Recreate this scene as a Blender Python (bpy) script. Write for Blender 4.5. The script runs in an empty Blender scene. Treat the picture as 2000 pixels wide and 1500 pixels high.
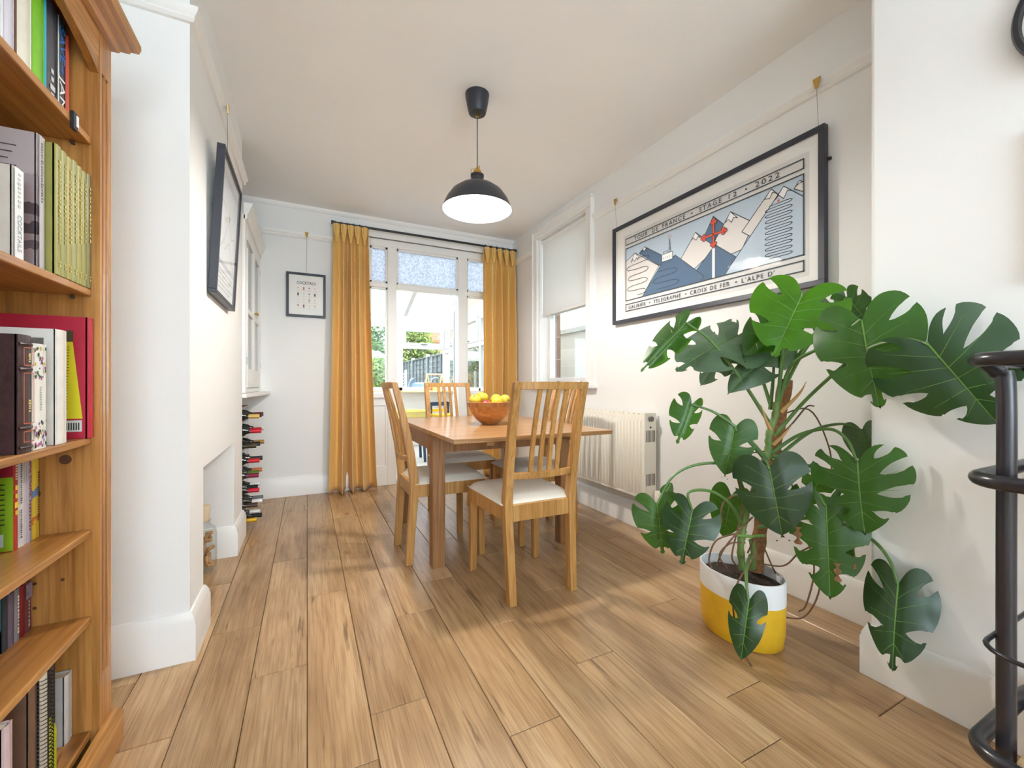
import bpy, bmesh, math, random
from mathutils import Vector, Matrix, noise
from math import sin, cos, pi, radians, sqrt

# ------------------------------------------------------------------ camera, world, light, exposure
scene = bpy.context.scene
COL = scene.collection
F, H, YAW = 815.0, 0.99, math.atan(400 / 815.0)
FW, RT = Vector((sin(YAW), cos(YAW), 0)), Vector((cos(YAW), -sin(YAW), 0))
CAM = Vector((0, 0, H))
cam = bpy.data.objects.new('camera', bpy.data.cameras.new('camera'))
COL.objects.link(cam)
cam.location = CAM
cam.rotation_euler = (pi / 2, 0, -YAW)
cam.data.sensor_width = 36
cam.data.lens = F / 2000 * 36
cam.data.clip_start = 0.02
scene.camera = cam

world = bpy.data.worlds.new('world'); scene.world = world
world.use_nodes = True
wb = world.node_tree.nodes['Background']
wb.inputs[0].default_value = (0.76, 0.88, 1.0, 1)
wb.inputs[1].default_value = 2.0

def light(name, kind, loc, energy, color=(1, 1, 1), **kw):
    l = bpy.data.lights.new(name, kind); l.energy = energy; l.color = color
    for k, v in kw.items(): setattr(l, k, v)
    o = bpy.data.objects.new(name, l); COL.objects.link(o); o.location = loc
    return o
def aim(o, d): o.rotation_euler = Vector(d).to_track_quat('-Z', 'Y').to_euler()

sun = light('sun', 'SUN', (6, 2, 8), 7, (1, 0.95, 0.86), angle=radians(0.6)); aim(sun, (-0.8, 0.36, -0.62))
# fill lamp added outside the front window behind the camera to brighten the room
fw = light('front_window_fill', 'AREA', (0.5, -3.65, 1.45), 46, (0.74, 0.88, 1.0), shape='RECTANGLE', size=2.3, size_y=1.7); aim(fw, (0, 1, 0))
# portals guide the sky light through the real openings
for nm, loc, sx, sy, d in (('portal_french_window', (1.2, 4.34, 1.35), 1.5, 2.1, (0, -1, 0)), ('portal_sash_window', (2.28, 3.19, 1.72), .8, 1.4, (-1, 0, 0))):
    p = light(nm, 'AREA', loc, 1, shape='RECTANGLE', size=sx, size_y=sy); p.data.cycles.is_portal = True; aim(p, d)

vs = scene.view_settings
vs.view_transform = 'Standard'; vs.look = 'None'; vs.gamma = 1; vs.use_curve_mapping = False
vs.exposure = 1.64
scene.cycles.max_bounces = 10; scene.cycles.diffuse_bounces = 6; scene.cycles.transparent_max_bounces = 16
scene.cycles.caustics_reflective = False; scene.cycles.caustics_refractive = False

# ------------------------------------------------------------------ pixel helpers (2000 x 1500 frame)
def ray(u, v): return FW + RT * ((u - 1000) / F) + Vector((0, 0, (750 - v) / F))
def PD(u, v, d): return CAM + ray(u, v) * d
def PX(u, v, X): r = ray(u, v); return CAM + r * (X / r.x)
def PY(u, v, Y): r = ray(u, v); return CAM + r * (Y / r.y)
def YatX(u, X): r = ray(u, 750); return X / r.x * r.y

# ------------------------------------------------------------------ materials
def lin(c):
    return tuple(((x / 255) / 12.92 if x / 255 <= .04045 else ((x / 255 + .055) / 1.055) ** 2.4) for x in c)
class NT:
    def __init__(s, name):
        s.m = bpy.data.materials.new(name); s.m.use_nodes = True
        s.t = s.m.node_tree; s.n = s.t.nodes; s.b = s.n['Principled BSDF']; s.out = s.n['Material Output']
    def add(s, typ, **kw):
        n = s.n.new(typ)
        for k, v in kw.items(): setattr(n, k, v)
        return n
    def link(s, a, b): s.t.links.new(a, b)
    def ramp(s, fac, stops):
        r = s.add('ShaderNodeValToRGB'); e = r.color_ramp.elements
        while len(e) < len(stops): e.new(.5)
        for el, (p, c) in zip(e, stops): el.position = p; el.color = (*c, 1)
        s.link(fac, r.inputs[0]); return r
MATS = {}
def pm(name, col, rough=.5, metal=0, var=.06, scale=8, bump=0, bscale=60, emit=0, spec=.5, srgb=True, coat=0):
    """plain procedural material: base colour with a little noise variation"""
    if name in MATS: return MATS[name]
    c = lin(col) if srgb else col
    k = NT(name); b = k.b
    tc = k.add('ShaderNodeTexCoord'); no = k.add('ShaderNodeTexNoise'); no.inputs['Scale'].default_value = scale; no.inputs['Detail'].default_value = 4
    k.link(tc.outputs['Object'], no.inputs['Vector'])
    r = k.ramp(no.outputs['Fac'], [(.3, tuple(x * (1 - var) for x in c)), (.7, tuple(min(1, x * (1 + var)) for x in c))])
    k.link(r.outputs[0], b.inputs['Base Color'])
    b.inputs['Roughness'].default_value = rough; b.inputs['Metallic'].default_value = metal
    b.inputs['Specular IOR Level'].default_value = spec; b.inputs['Coat Weight'].default_value = coat
    if emit:
        b.inputs['Emission Color'].default_value = (*c, 1); b.inputs['Emission Strength'].default_value = emit
    if bump:
        n2 = k.add('ShaderNodeTexNoise'); n2.inputs['Scale'].default_value = bscale; n2.inputs['Detail'].default_value = 5
        k.link(tc.outputs['Object'], n2.inputs['Vector'])
        bm_ = k.add('ShaderNodeBump'); bm_.inputs['Strength'].default_value = bump; bm_.inputs['Distance'].default_value = .004
        k.link(n2.outputs['Fac'], bm_.inputs['Height']); k.link(bm_.outputs[0], b.inputs['Normal'])
    MATS[name] = k.m; return k.m
def wood(name, dark, mid, light_, axis=1, scale=9, stretch=.09, rough=.42, knots=0, rand=True, bump=.1, spec=.4, fine=1.0, coat=0):
    """wood with grain running along the given axis"""
    if name in MATS: return MATS[name]
    k = NT(name); b = k.b
    tc = k.add('ShaderNodeTexCoord'); mp = k.add('ShaderNodeMapping')
    sc = [1, 1, 1]; sc[axis] = stretch; mp.inputs['Scale'].default_value = sc
    if rand:
        oi = k.add('ShaderNodeObjectInfo'); mu = k.add('ShaderNodeVectorMath', operation='SCALE'); mu.inputs[3].default_value = 37.0
        cb = k.add('ShaderNodeCombineXYZ')
        for i in range(3): k.link(oi.outputs['Random'], cb.inputs[i])
        k.link(cb.outputs[0], mu.inputs[0])
        ad = k.add('ShaderNodeVectorMath', operation='ADD'); k.link(tc.outputs['Object'], ad.inputs[0]); k.link(mu.outputs[0], ad.inputs[1])
        k.link(ad.outputs[0], mp.inputs['Vector']); src = ad.outputs[0]
    else:
        k.link(tc.outputs['Object'], mp.inputs['Vector']); src = tc.outputs['Object']
    n1 = k.add('ShaderNodeTexNoise'); n1.inputs['Scale'].default_value = scale; n1.inputs['Detail'].default_value = 6; n1.inputs['Roughness'].default_value = .6; n1.inputs['Distortion'].default_value = .9
    k.link(mp.outputs[0], n1.inputs['Vector'])
    mp2 = k.add('ShaderNodeMapping'); s2 = [1, 1, 1]; s2[axis] = .03; mp2.inputs['Scale'].default_value = s2; k.link(src, mp2.inputs['Vector'])
    n2 = k.add('ShaderNodeTexNoise'); n2.inputs['Scale'].default_value = 130 * fine; n2.inputs['Detail'].default_value = 3; k.link(mp2.outputs[0], n2.inputs['Vector'])
    r = k.ramp(n1.outputs['Fac'], [(.28, lin(dark)), (.5, lin(mid)), (.74, lin(light_))])
    r2 = k.ramp(n2.outputs['Fac'], [(.34, (.50, .42, .35)), (.56, (1, 1, 1))])
    mx = k.add('ShaderNodeMix', data_type='RGBA', blend_type='MULTIPLY'); mx.inputs[0].default_value = .55
    k.link(r.outputs[0], mx.inputs[6]); k.link(r2.outputs[0], mx.inputs[7]); last = mx.outputs[2]
    if knots:
        mp3 = k.add('ShaderNodeMapping'); s3 = [1, 1, 1]; s3[axis] = .45; mp3.inputs['Scale'].default_value = s3; k.link(src, mp3.inputs['Vector'])
        vo = k.add('ShaderNodeTexVoronoi'); vo.inputs['Scale'].default_value = knots; k.link(mp3.outputs[0], vo.inputs['Vector'])
        kr = k.ramp(vo.outputs['Distance'], [(.05, (.18, .1, .06)), (.13, (1, 1, 1))])
        m3 = k.add('ShaderNodeMix', data_type='RGBA', blend_type='MULTIPLY'); m3.inputs[0].default_value = .85
        k.link(last, m3.inputs[6]); k.link(kr.outputs[0], m3.inputs[7]); last = m3.outputs[2]
    if rand:
        hv = k.add('ShaderNodeHueSaturation'); mr = k.add('ShaderNodeMapRange'); mr.inputs[3].default_value = .82; mr.inputs[4].default_value = 1.14
        k.link(oi.outputs['Random'], mr.inputs[0]); k.link(mr.outputs[0], hv.inputs['Value']); k.link(last, hv.inputs['Color']); last = hv.outputs[0]
    k.link(last, b.inputs['Base Color'])
    b.inputs['Roughness'].default_value = rough; b.inputs['Specular IOR Level'].default_value = spec; b.inputs['Coat Weight'].default_value = coat
    bp = k.add('ShaderNodeBump'); bp.inputs['Strength'].default_value = bump; bp.inputs['Distance'].default_value = .002
    k.link(n2.outputs['Fac'], bp.inputs['Height']); k.link(bp.outputs[0], b.inputs['Normal'])
    MATS[name] = k.m; return k.m
def glass(name, tint=(1, 1, 1), frost=0, bump=0, refl=1.0):
    if name in MATS: return MATS[name]
    k = NT(name); k.n.remove(k.b)
    tr = k.add('ShaderNodeBsdfTransparent'); tr.inputs[0].default_value = (*tint, 1)
    gl = k.add('ShaderNodeBsdfGlossy'); gl.inputs['Roughness'].default_value = .03 + frost * .3
    # Schlick reflectance from the facing angle, the same on both sides of a thin pane
    fr = k.add('ShaderNodeLayerWeight'); fr.inputs[0].default_value = .5; pw5 = k.add('ShaderNodeMath', operation='POWER'); pw5.inputs[1].default_value = 5; k.link(fr.outputs['Facing'], pw5.inputs[0])
    ml = k.add('ShaderNodeMath', operation='MULTIPLY_ADD'); ml.inputs[1].default_value = .9 * refl; ml.inputs[2].default_value = .035 * refl; k.link(pw5.outputs[0], ml.inputs[0])
    mx = k.add('ShaderNodeMixShader'); k.link(ml.outputs[0], mx.inputs[0]); k.link(gl.outputs[0], mx.inputs[2])
    base = tr.outputs[0]
    if frost:
        tl = k.add('ShaderNodeBsdfTranslucent'); tl.inputs[0].default_value = (*tint, 1)
        m2 = k.add('ShaderNodeMixShader'); m2.inputs[0].default_value = frost; k.link(tr.outputs[0], m2.inputs[1]); k.link(tl.outputs[0], m2.inputs[2]); base = m2.outputs[0]
        if bump:
            tc = k.add('ShaderNodeTexCoord'); vo = k.add('ShaderNodeTexNoise'); vo.inputs['Scale'].default_value = 75; vo.inputs['Detail'].default_value = 1
            k.link(tc.outputs['Object'], vo.inputs['Vector']); b = k.add('ShaderNodeBump'); b.inputs['Strength'].default_value = bump; b.inputs['Distance'].default_value = .01
            k.link(vo.outputs['Fac'], b.inputs['Height']); k.link(b.outputs[0], tl.inputs['Normal']); k.link(b.outputs[0], gl.inputs['Normal'])
            rr = k.ramp(vo.outputs['Fac'], [(.35, tuple(.72 * x for x in tint)), (.6, tint)]); k.link(rr.outputs[0], tl.inputs[0])
    k.link(base, mx.inputs[1]); k.link(mx.outputs[0], k.out.inputs[0])
    MATS[name] = k.m; return k.m
def leafmat(name, c, back, trans=.35, rough=.32):
    if name in MATS: return MATS[name]
    k = NT(name); b = k.b
    tc = k.add('ShaderNodeTexCoord'); no = k.add('ShaderNodeTexNoise'); no.inputs['Scale'].default_value = 14; k.link(tc.outputs['Object'], no.inputs['Vector'])
    r = k.ramp(no.outputs['Fac'], [(.3, tuple(x * .75 for x in lin(c))), (.7, tuple(x * 1.2 for x in lin(c)))])
    k.link(r.outputs[0], b.inputs['Base Color']); b.inputs['Roughness'].default_value = rough
    tl = k.add('ShaderNodeBsdfTranslucent'); tl.inputs[0].default_value = (*lin(back), 1)
    mx = k.add('ShaderNodeMixShader'); mx.inputs[0].default_value = trans
    k.link(b.outputs[0], mx.inputs[1]); k.link(tl.outputs[0], mx.inputs[2]); k.link(mx.outputs[0], k.out.inputs[0])
    MATS[name] = k.m; return k.m
def bandmat(name, stops, axis=2, lo=0, hi=1, rough=.5, noise_amt=0, nscale=6, bump=0):
    """printed colour bands along one local axis (constant interpolation)"""
    if name in MATS: return MATS[name]
    k = NT(name); b = k.b
    tc = k.add('ShaderNodeTexCoord'); sp = k.add('ShaderNodeSeparateXYZ'); k.link(tc.outputs['Object'], sp.inputs[0])
    mr = k.add('ShaderNodeMapRange'); mr.inputs[1].default_value = lo; mr.inputs[2].default_value = hi; k.link(sp.outputs[axis], mr.inputs[0])
    val = mr.outputs[0]
    if noise_amt:
        no = k.add('ShaderNodeTexNoise'); no.inputs['Scale'].default_value = nscale; k.link(tc.outputs['Object'], no.inputs['Vector'])
        ad = k.add('ShaderNodeMath', operation='MULTIPLY_ADD'); ad.inputs[1].default_value = noise_amt; k.link(no.outputs['Fac'], ad.inputs[0]); k.link(val, ad.inputs[2]); val = ad.outputs[0]
    r = k.ramp(val, [(p, lin(c)) for p, c in stops]); r.color_ramp.interpolation = 'CONSTANT'
    k.link(r.outputs[0], b.inputs['Base Color']); b.inputs['Roughness'].default_value = rough
    MATS[name] = k.m; return k.m

WALL = pm('wall_paint', (237, 237, 236), .85, var=.012, scale=2, bump=.06, bscale=90)
CEIL = pm('ceiling_paint', (246, 246, 246), .9, var=.015, scale=1.5, bump=.08, bscale=25)
TRIM = pm('trim_gloss', (240, 239, 237), .38, var=.01)
UPVC = pm('white_upvc', (238, 239, 240), .3, var=.01)
GLASS = glass('clear_glass', (.97, .985, .98))
BLACKM = pm('black_metal', (34, 34, 40), .32, var=.05, spec=.5)
BRASS = pm('brass', (196, 160, 84), .28, 1)
CHAIRW = wood('chair_birch', (166, 118, 62), (188, 140, 80), (204, 160, 100), axis=2, scale=14, rough=.36, bump=.03, rand=False)
TABLEW = wood('table_oak', (150, 108, 66), (176, 134, 88), (196, 156, 108), axis=0, scale=12, rough=.3, bump=.03, rand=False, coat=.15)
TABLEL = wood('table_leg_oak', (128, 88, 54), (150, 106, 66), (168, 124, 82), axis=2, scale=12, rough=.38, bump=.03, rand=False)
PINE = wood('honey_pine', (150, 98, 44), (184, 128, 66), (206, 154, 88), axis=2, scale=10, rough=.34, knots=4.5, rand=False, bump=.04, spec=.5, coat=.2)
PINEY = wood('honey_pine_shelf', (150, 98, 44), (184, 128, 66), (206, 154, 88), axis=1, scale=10, rough=.34, knots=4.5, rand=False, bump=.04, spec=.5, coat=.2)
def floor_mat():
    k = NT('oak_plank'); b = k.b
    tc = k.add('ShaderNodeTexCoord'); oi = k.add('ShaderNodeObjectInfo')
    cb = k.add('ShaderNodeCombineXYZ')
    for i in range(3): k.link(oi.outputs['Random'], cb.inputs[i])
    mu = k.add('ShaderNodeVectorMath', operation='SCALE'); mu.inputs[3].default_value = 41.0; k.link(cb.outputs[0], mu.inputs[0])
    ad = k.add('ShaderNodeVectorMath', operation='ADD'); k.link(tc.outputs['Object'], ad.inputs[0]); k.link(mu.outputs[0], ad.inputs[1])
    def mp(sx, sy):
        m = k.add('ShaderNodeMapping'); m.inputs['Scale'].default_value = (sx, sy, 1); k.link(ad.outputs[0], m.inputs['Vector']); return m.outputs[0]
    def noise_(vec, sc, det=4, dist=0.0, rough=.55):
        n = k.add('ShaderNodeTexNoise'); n.inputs['Scale'].default_value = sc; n.inputs['Detail'].default_value = det; n.inputs['Distortion'].default_value = dist; n.inputs['Roughness'].default_value = rough; k.link(vec, n.inputs['Vector']); return n.outputs['Fac']
    def mul(a, fac_col, amt):
        m = k.add('ShaderNodeMix', data_type='RGBA', blend_type='MULTIPLY'); m.inputs[0].default_value = amt; k.link(a, m.inputs[6]); k.link(fac_col, m.inputs[7]); return m.outputs[2]
    base = k.ramp(noise_(mp(1, .22), 6, 5, .6), [(.3, lin((164, 130, 92))), (.52, lin((190, 156, 115))), (.72, lin((206, 176, 136)))]).outputs[0]
    wv = k.add('ShaderNodeTexWave'); wv.inputs['Scale'].default_value = 7; wv.inputs['Distortion'].default_value = 14; wv.inputs['Detail'].default_value = 3; wv.inputs['Detail Scale'].default_value = 1.2; k.link(mp(1, .16), wv.inputs['Vector'])
    col = mul(base, k.ramp(wv.outputs['Fac'], [(.0, (.74, .68, .6)), (.45, (1, 1, 1))]).outputs[0], .42)
    fine = noise_(mp(1, .022), 210, 3)
    col = mul(col, k.ramp(fine, [(.36, (.55, .47, .4)), (.55, (1, 1, 1))]).outputs[0], .6)
    crack = noise_(mp(1, .07), 42, 4, .5)
    col = mul(col, k.ramp(crack, [(.27, (.25, .17, .11)), (.36, (1, 1, 1))]).outputs[0], .8)
    blot = noise_(mp(1, .5), 3.2, 3)
    col = mul(col, k.ramp(blot, [(.34, (.70, .62, .54)), (.52, (1, 1, 1))]).outputs[0], .6)
    vo = k.add('ShaderNodeTexVoronoi'); vo.inputs['Scale'].default_value = 4.2; k.link(mp(1, .42), vo.inputs['Vector'])
    col = mul(col, k.ramp(vo.outputs['Distance'], [(.02, (.2, .12, .08)), (.05, (.6, .5, .42)), (.12, (1, 1, 1))]).outputs[0], .8)
    hv = k.add('ShaderNodeHueSaturation'); mr = k.add('ShaderNodeMapRange'); mr.inputs[3].default_value = .88; mr.inputs[4].default_value = 1.08; k.link(oi.outputs['Random'], mr.inputs[0]); k.link(mr.outputs[0], hv.inputs['Value']); k.link(col, hv.inputs['Color'])
    k.link(hv.outputs[0], b.inputs['Base Color']); b.inputs['Roughness'].default_value = .31; b.inputs['Specular IOR Level'].default_value = .5
    bp = k.add('ShaderNodeBump'); bp.inputs['Strength'].default_value = .2; bp.inputs['Distance'].default_value = .0015; k.link(fine, bp.inputs['Height']); k.link(bp.outputs[0], b.inputs['Normal'])
    return k.m
FLOORW = floor_mat()

# ------------------------------------------------------------------ mesh helpers
class MB:
    def __init__(s): s.v = []; s.f = []
    def add(s, vs_, fs):
        o = len(s.v); s.v += [tuple(p) for p in vs_]; s.f += [tuple(i + o for i in f) for f in fs]; return s
    def box(s, x0, x1, y0, y1, z0, z1):
        return s.add([(x, y, z) for z in (z0, z1) for y in (y0, y1) for x in (x0, x1)],
                     [(0, 2, 3, 1), (4, 5, 7, 6), (0, 1, 5, 4), (2, 6, 7, 3), (0, 4, 6, 2), (1, 3, 7, 5)])
    def hexa(s, b, t):   # 4 bottom + 4 top points, both counter-clockwise from above
        return s.add(list(b) + list(t), [(3, 2, 1, 0), (4, 5, 6, 7)] + [(i, (i + 1) % 4, 4 + (i + 1) % 4, 4 + i) for i in range(4)])
    def prism(s, poly, h, M=None):   # polygon in xy extruded along z by h
        n = len(poly); M = M or Matrix()
        vs_ = [M @ Vector((x, y, 0)) for x, y in poly] + [M @ Vector((x, y, h)) for x, y in poly]
        return s.add(vs_, [tuple(range(n - 1, -1, -1)), tuple(range(n, 2 * n))] + [(i, (i + 1) % n, n + (i + 1) % n, n + i) for i in range(n)])
    def tube(s, pts, r, n=8, cap=True):
        pts = [Vector(p) for p in pts]; rs = r if isinstance(r, (list, tuple)) else [r] * len(pts)
        rings = []; ref = None
        for i, p in enumerate(pts):
            t = (pts[min(i + 1, len(pts) - 1)] - pts[max(i - 1, 0)]).normalized()
            if ref is None: ref = t.orthogonal().normalized()
            ref = (ref - t * ref.dot(t)); ref = ref.normalized() if ref.length > 1e-6 else t.orthogonal().normalized()
            b = t.cross(ref); rings.append([p + (ref * cos(2 * pi * j / n) + b * sin(2 * pi * j / n)) * rs[i] for j in range(n)])
        fs = [(i * n + j, i * n + (j + 1) % n, (i + 1) * n + (j + 1) % n, (i + 1) * n + j) for i in range(len(pts) - 1) for j in range(n)]
        if cap: fs += [tuple(range(n - 1, -1, -1)), tuple((len(pts) - 1) * n + j for j in range(n))]
        return s.add([q for rg in rings for q in rg], fs)
    def lathe(s, prof, n=32, c=(0, 0, 0), sx=1, sy=1):
        vs_ = [(c[0] + r * cos(2 * pi * j / n) * sx, c[1] + r * sin(2 * pi * j / n) * sy, c[2] + z) for r, z in prof for j in range(n)]
        fs = [(i * n + j, i * n + (j + 1) % n, (i + 1) * n + (j + 1) % n, (i + 1) * n + j) for i in range(len(prof) - 1) for j in range(n)]
        if prof[0][0] > 1e-5: pass
        return s.add(vs_, fs)
    def sweep(s, path, prof, up=Vector((0, 0, 1)), closed=False):
        """profile (out, up) swept along a horizontal path; 'out' is to the right of travel"""
        pts = [Vector(p) for p in path]; m = len(prof); n = len(pts); rings = []
        for i, p in enumerate(pts):
            a = (pts[i] - pts[i - 1]).normalized() if i > 0 or closed else None
            b = (pts[(i + 1) % n] - pts[i]).normalized() if i < n - 1 or closed else None
            a = a or b; b = b or a
            na, nb = a.cross(up), b.cross(up); mt = (na + nb).normalized(); k = 1 / max(.2, mt.dot(na))
            rings.append([p + mt * (o * k) + up * z for o, z in prof])
        fs = [(i * m + j, i * m + (j + 1) % m, ((i + 1) % n) * m + (j + 1) % m, ((i + 1) % n) * m + j) for i in range(n if closed else n - 1) for j in range(m)]
        if not closed: fs += [tuple(range(m - 1, -1, -1)), tuple((n - 1) * m + j for j in range(m))]
        return s.add([q for r in rings for q in r], fs)
    def mesh(s, name):
        me = bpy.data.meshes.new(name); me.from_pydata(s.v, [], s.f); me.update()
        bm_ = bmesh.new(); bm_.from_mesh(me); bmesh.ops.recalc_face_normals(bm_, faces=bm_.faces); bm_.to_mesh(me); bm_.free()
        return me
    def build(s, name, mat, parent=None, smooth=False, bevel=0, seg=2, kind=None):
        me = s.mesh(name); me.materials.append(mat)
        o = bpy.data.objects.new(name, me); COL.objects.link(o)
        if parent: o.parent = parent
        if smooth: smooth_by_angle(me)
        if bevel:
            md = o.modifiers.new('bevel', 'BEVEL'); md.width = bevel; md.segments = seg; md.limit_method = 'ANGLE'; md.angle_limit = radians(40)
        if kind: o['kind'] = kind
        return o
def smooth_by_angle(me, ang=radians(38)):
    me.polygons.foreach_set('use_smooth', [True] * len(me.polygons))
    bm_ = bmesh.new(); bm_.from_mesh(me)
    for e in bm_.edges:
        if len(e.link_faces) == 2 and e.calc_face_angle(0) > ang: e.smooth = False
    bm_.to_mesh(me); bm_.free()
def empty(name, loc=(0, 0, 0), rz=0):
    o = bpy.data.objects.new(name, None); COL.objects.link(o); o.location = loc; o.rotation_euler = (0, 0, rz); o.empty_display_size = .05
    return o
def tag(o, label, cat, group=None, kind=None):
    o['label'] = label; o['category'] = cat
    if group: o['group'] = group
    if kind: o['kind'] = kind
    return o
def copy_tree(o, parent=None):
    c = o.copy(); COL.objects.link(c); c.parent = parent
    for ch in o.children: copy_tree(ch, c)
    return c
def B(*a): return MB().box(*a)
def spline(pts, n=8):
    """Catmull-Rom through points"""
    P = [Vector(p) for p in pts]; P = [P[0] * 2 - P[1]] + P + [P[-1] * 2 - P[-2]]; out = []
    for i in range(1, len(P) - 2):
        for j in range(n):
            t = j / n; a, b, c, d = P[i - 1:i + 3]
            out.append(.5 * ((2 * b) + (c - a) * t + (2 * a - 5 * b + 4 * c - d) * t * t + (3 * b - a - 3 * c + d) * t ** 3))
    out.append(P[-2]); return out
FONT_CACHE = {}
def text(s, size, mat, parent, M, name='lettering', width=None, ext=.0004, bold=0, align='LEFT', sp=1.0):
    """flat lettering as a mesh; M places its local xy plane"""
    cu = bpy.data.curves.new('t', 'FONT'); cu.body = s; cu.size = size; cu.extrude = ext; cu.align_x = align; cu.offset = bold; cu.resolution_u = 3; cu.space_character = sp
    o = bpy.data.objects.new('t', cu); COL.objects.link(o)
    bpy.context.view_layer.update()
    me = bpy.data.meshes.new_from_object(o.evaluated_get(bpy.context.evaluated_depsgraph_get()))
    bpy.data.objects.remove(o)
    if width:
        xs = [v.co.x for v in me.vertices]; k = width / (max(xs) - min(xs)); x0 = min(xs)
        for v in me.vertices: v.co.x = (v.co.x - x0) * k
    for v in me.vertices: v.co = M @ v.co
    me.materials.clear(); me.materials.append(mat)
    r = bpy.data.objects.new(name, me); COL.objects.link(r); r.parent = parent
    return r
def basis(x, y, o):
    x, y = Vector(x), Vector(y); z = x.cross(y)
    return Matrix(((x.x, y.x, z.x, o[0]), (x.y, y.y, z.y, o[1]), (x.z, y.z, z.z, o[2]), (0, 0, 0, 1)))
def wempty(name, loc):
    """root of a thing whose parts are modelled in world coordinates"""
    o = empty(name, loc); o['w'] = 1; return o
_build = MB.build
def build2(s, name, mat, parent=None, **kw):
    o = _build(s, name, mat, parent, **kw)
    if parent and parent.type == 'EMPTY' and parent.get('w'): o.matrix_parent_inverse = Matrix.Translation(-Vector(parent.location))
    return o
MB.build = build2
_text = text
def text(s, size, mat, parent, M, **kw):
    o = _text(s, size, mat, parent, M, **kw)
    if parent.type == 'EMPTY' and parent.get('w'): o.matrix_parent_inverse = Matrix.Translation(-Vector(parent.location))
    return o

# ================================================================== STRUCTURE
CZ, BY, RX, LX, NX, NY, FY = 2.58, 4.18, 2.06, -.75, 1.725, .74, -3.5
CX, C0, C1 = -.38, 1.863, 3.209           # chimney breast face and ends
def struct(mb, name, mat, label, cat, parent=None, **kw):
    o = mb.build(name, mat, parent, **kw); tag(o, label, cat, kind='structure'); return o

fl = struct(B(LX - .1, RX + .3, FY - .1, BY + .15, -.12, -.012), 'floor', pm('floor_joint', (70, 52, 36), .8), 'floor of worn oak-effect planks running towards the french window', 'floor')
rnd = random.Random(4)
JO = {-5: .3, -4: .78, -3: .463, -2: .984, -1: .634, 0: .136, 1: .297, 2: .80, 3: .046, 4: .557, 5: .215, 6: .716, 7: .886, 8: .385, 9: .635, 10: .1, 11: .5, 12: .2}
def plank(x0, x1, y0, y1):
    g, b, z = .0009, .0022, 0.0
    x0 += g; x1 -= g; y0 += g; y1 -= g
    return MB().hexa([(x0, y0, -.011), (x1, y0, -.011), (x1, y1, -.011), (x0, y1, -.011)], [(x0, y0, -b), (x1, y0, -b), (x1, y1, -b), (x0, y1, -b)]).add(
        [(x0, y0, -b), (x1, y0, -b), (x1, y1, -b), (x0, y1, -b), (x0 + b, y0 + b, z), (x1 - b, y0 + b, z), (x1 - b, y1 - b, z), (x0 + b, y1 - b, z)],
        [(4, 5, 6, 7)] + [(i, (i + 1) % 4, 4 + (i + 1) % 4, 4 + i) for i in range(4)])
for k in range(-5, 13):
    x0, x1 = k * .17, (k + 1) * .17
    x0 = max(x0, LX); x1 = min(x1, RX)
    if x1 - x0 < .012: continue
    y = JO[k] - 5 * 1.01
    while y < BY + .15:
        a, b = max(y, FY), min(y + 1.01, BY + .15)
        if b - a > .03:
            if x1 > NX and b <= NY: pass          # under the solid nib
            else: plank(x0, x1, a, b).build('plank', FLOORW, fl)
        y += 1.01

struct(B(LX - .1, RX + .3, FY - .1, BY + .15, CZ, CZ + .12), 'ceiling', CEIL, 'smooth white painted ceiling', 'ceiling')
wb_ = MB()
OX0, OX1, OZ = .46, 1.94, 2.40
wb_.box(LX, OX0, BY, BY + .15, 0, CZ); wb_.box(OX1, RX, BY, BY + .15, 0, CZ); wb_.box(OX0, OX1, BY, BY + .15, OZ, CZ)
struct(wb_, 'wall_back', WALL, 'off-white wall around the french window', 'wall')
wr = MB(); SY0, SY1, SZ0, SZ1 = 2.79, 3.59, .985, 2.42
wr.box(RX, RX + .2, NY, SY0, 0, CZ); wr.box(RX, RX + .2, SY1, BY + .15, 0, CZ); wr.box(RX, RX + .2, SY0, SY1, 0, SZ0); wr.box(RX, RX + .2, SY0, SY1, SZ1, CZ)
struct(wr, 'wall_right', WALL, 'off-white wall with the sash window, radiator and large print', 'wall')
struct(B(NX, RX + .3, FY, NY, 0, CZ), 'wall_nib', WALL, 'pale grey projecting wall beside the drinks trolley', 'wall', bevel=.012, seg=3)
struct(B(LX - .1, LX, FY, BY + .15, 0, CZ), 'wall_left', WALL, 'off-white alcove wall behind the pine bookcase', 'wall')
wc = MB(); FP0, FP1, FPZ = 2.08, 2.874, .65
wc.box(LX, CX, C0, FP0, 0, CZ); wc.box(LX, CX, FP1, C1, 0, CZ); wc.box(LX, CX, FP0, FP1, FPZ, CZ)
struct(wc, 'wall_chimney_breast', WALL, 'off-white chimney breast with an open square fireplace recess', 'wall')
wf = MB(); wf.box(LX, -.65, FY - .1, FY, 0, CZ); wf.box(1.65, NX, FY - .1, FY, 0, CZ); wf.box(-.65, 1.65, FY - .1, FY, 0, .6); wf.box(-.65, 1.65, FY - .1, FY, 2.3, CZ)
struct(wf, 'wall_front', WALL, 'off-white front wall with a wide window', 'wall')
w3 = MB()
for x in (-.65, -.1, .47, 1.04, 1.59): w3.box(x, x + .06, FY - .08, FY - .02, .6, 2.3)
for z in (.6, 2.24): w3.box(-.65, 1.65, FY - .085, FY - .015, z, z + .06)
w3 = struct(w3, 'window_3', UPVC, 'wide white framed front window', 'window')
B(-.62, 1.62, FY - .055, FY - .05, .62, 2.28).build('pane', GLASS, w3)

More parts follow.
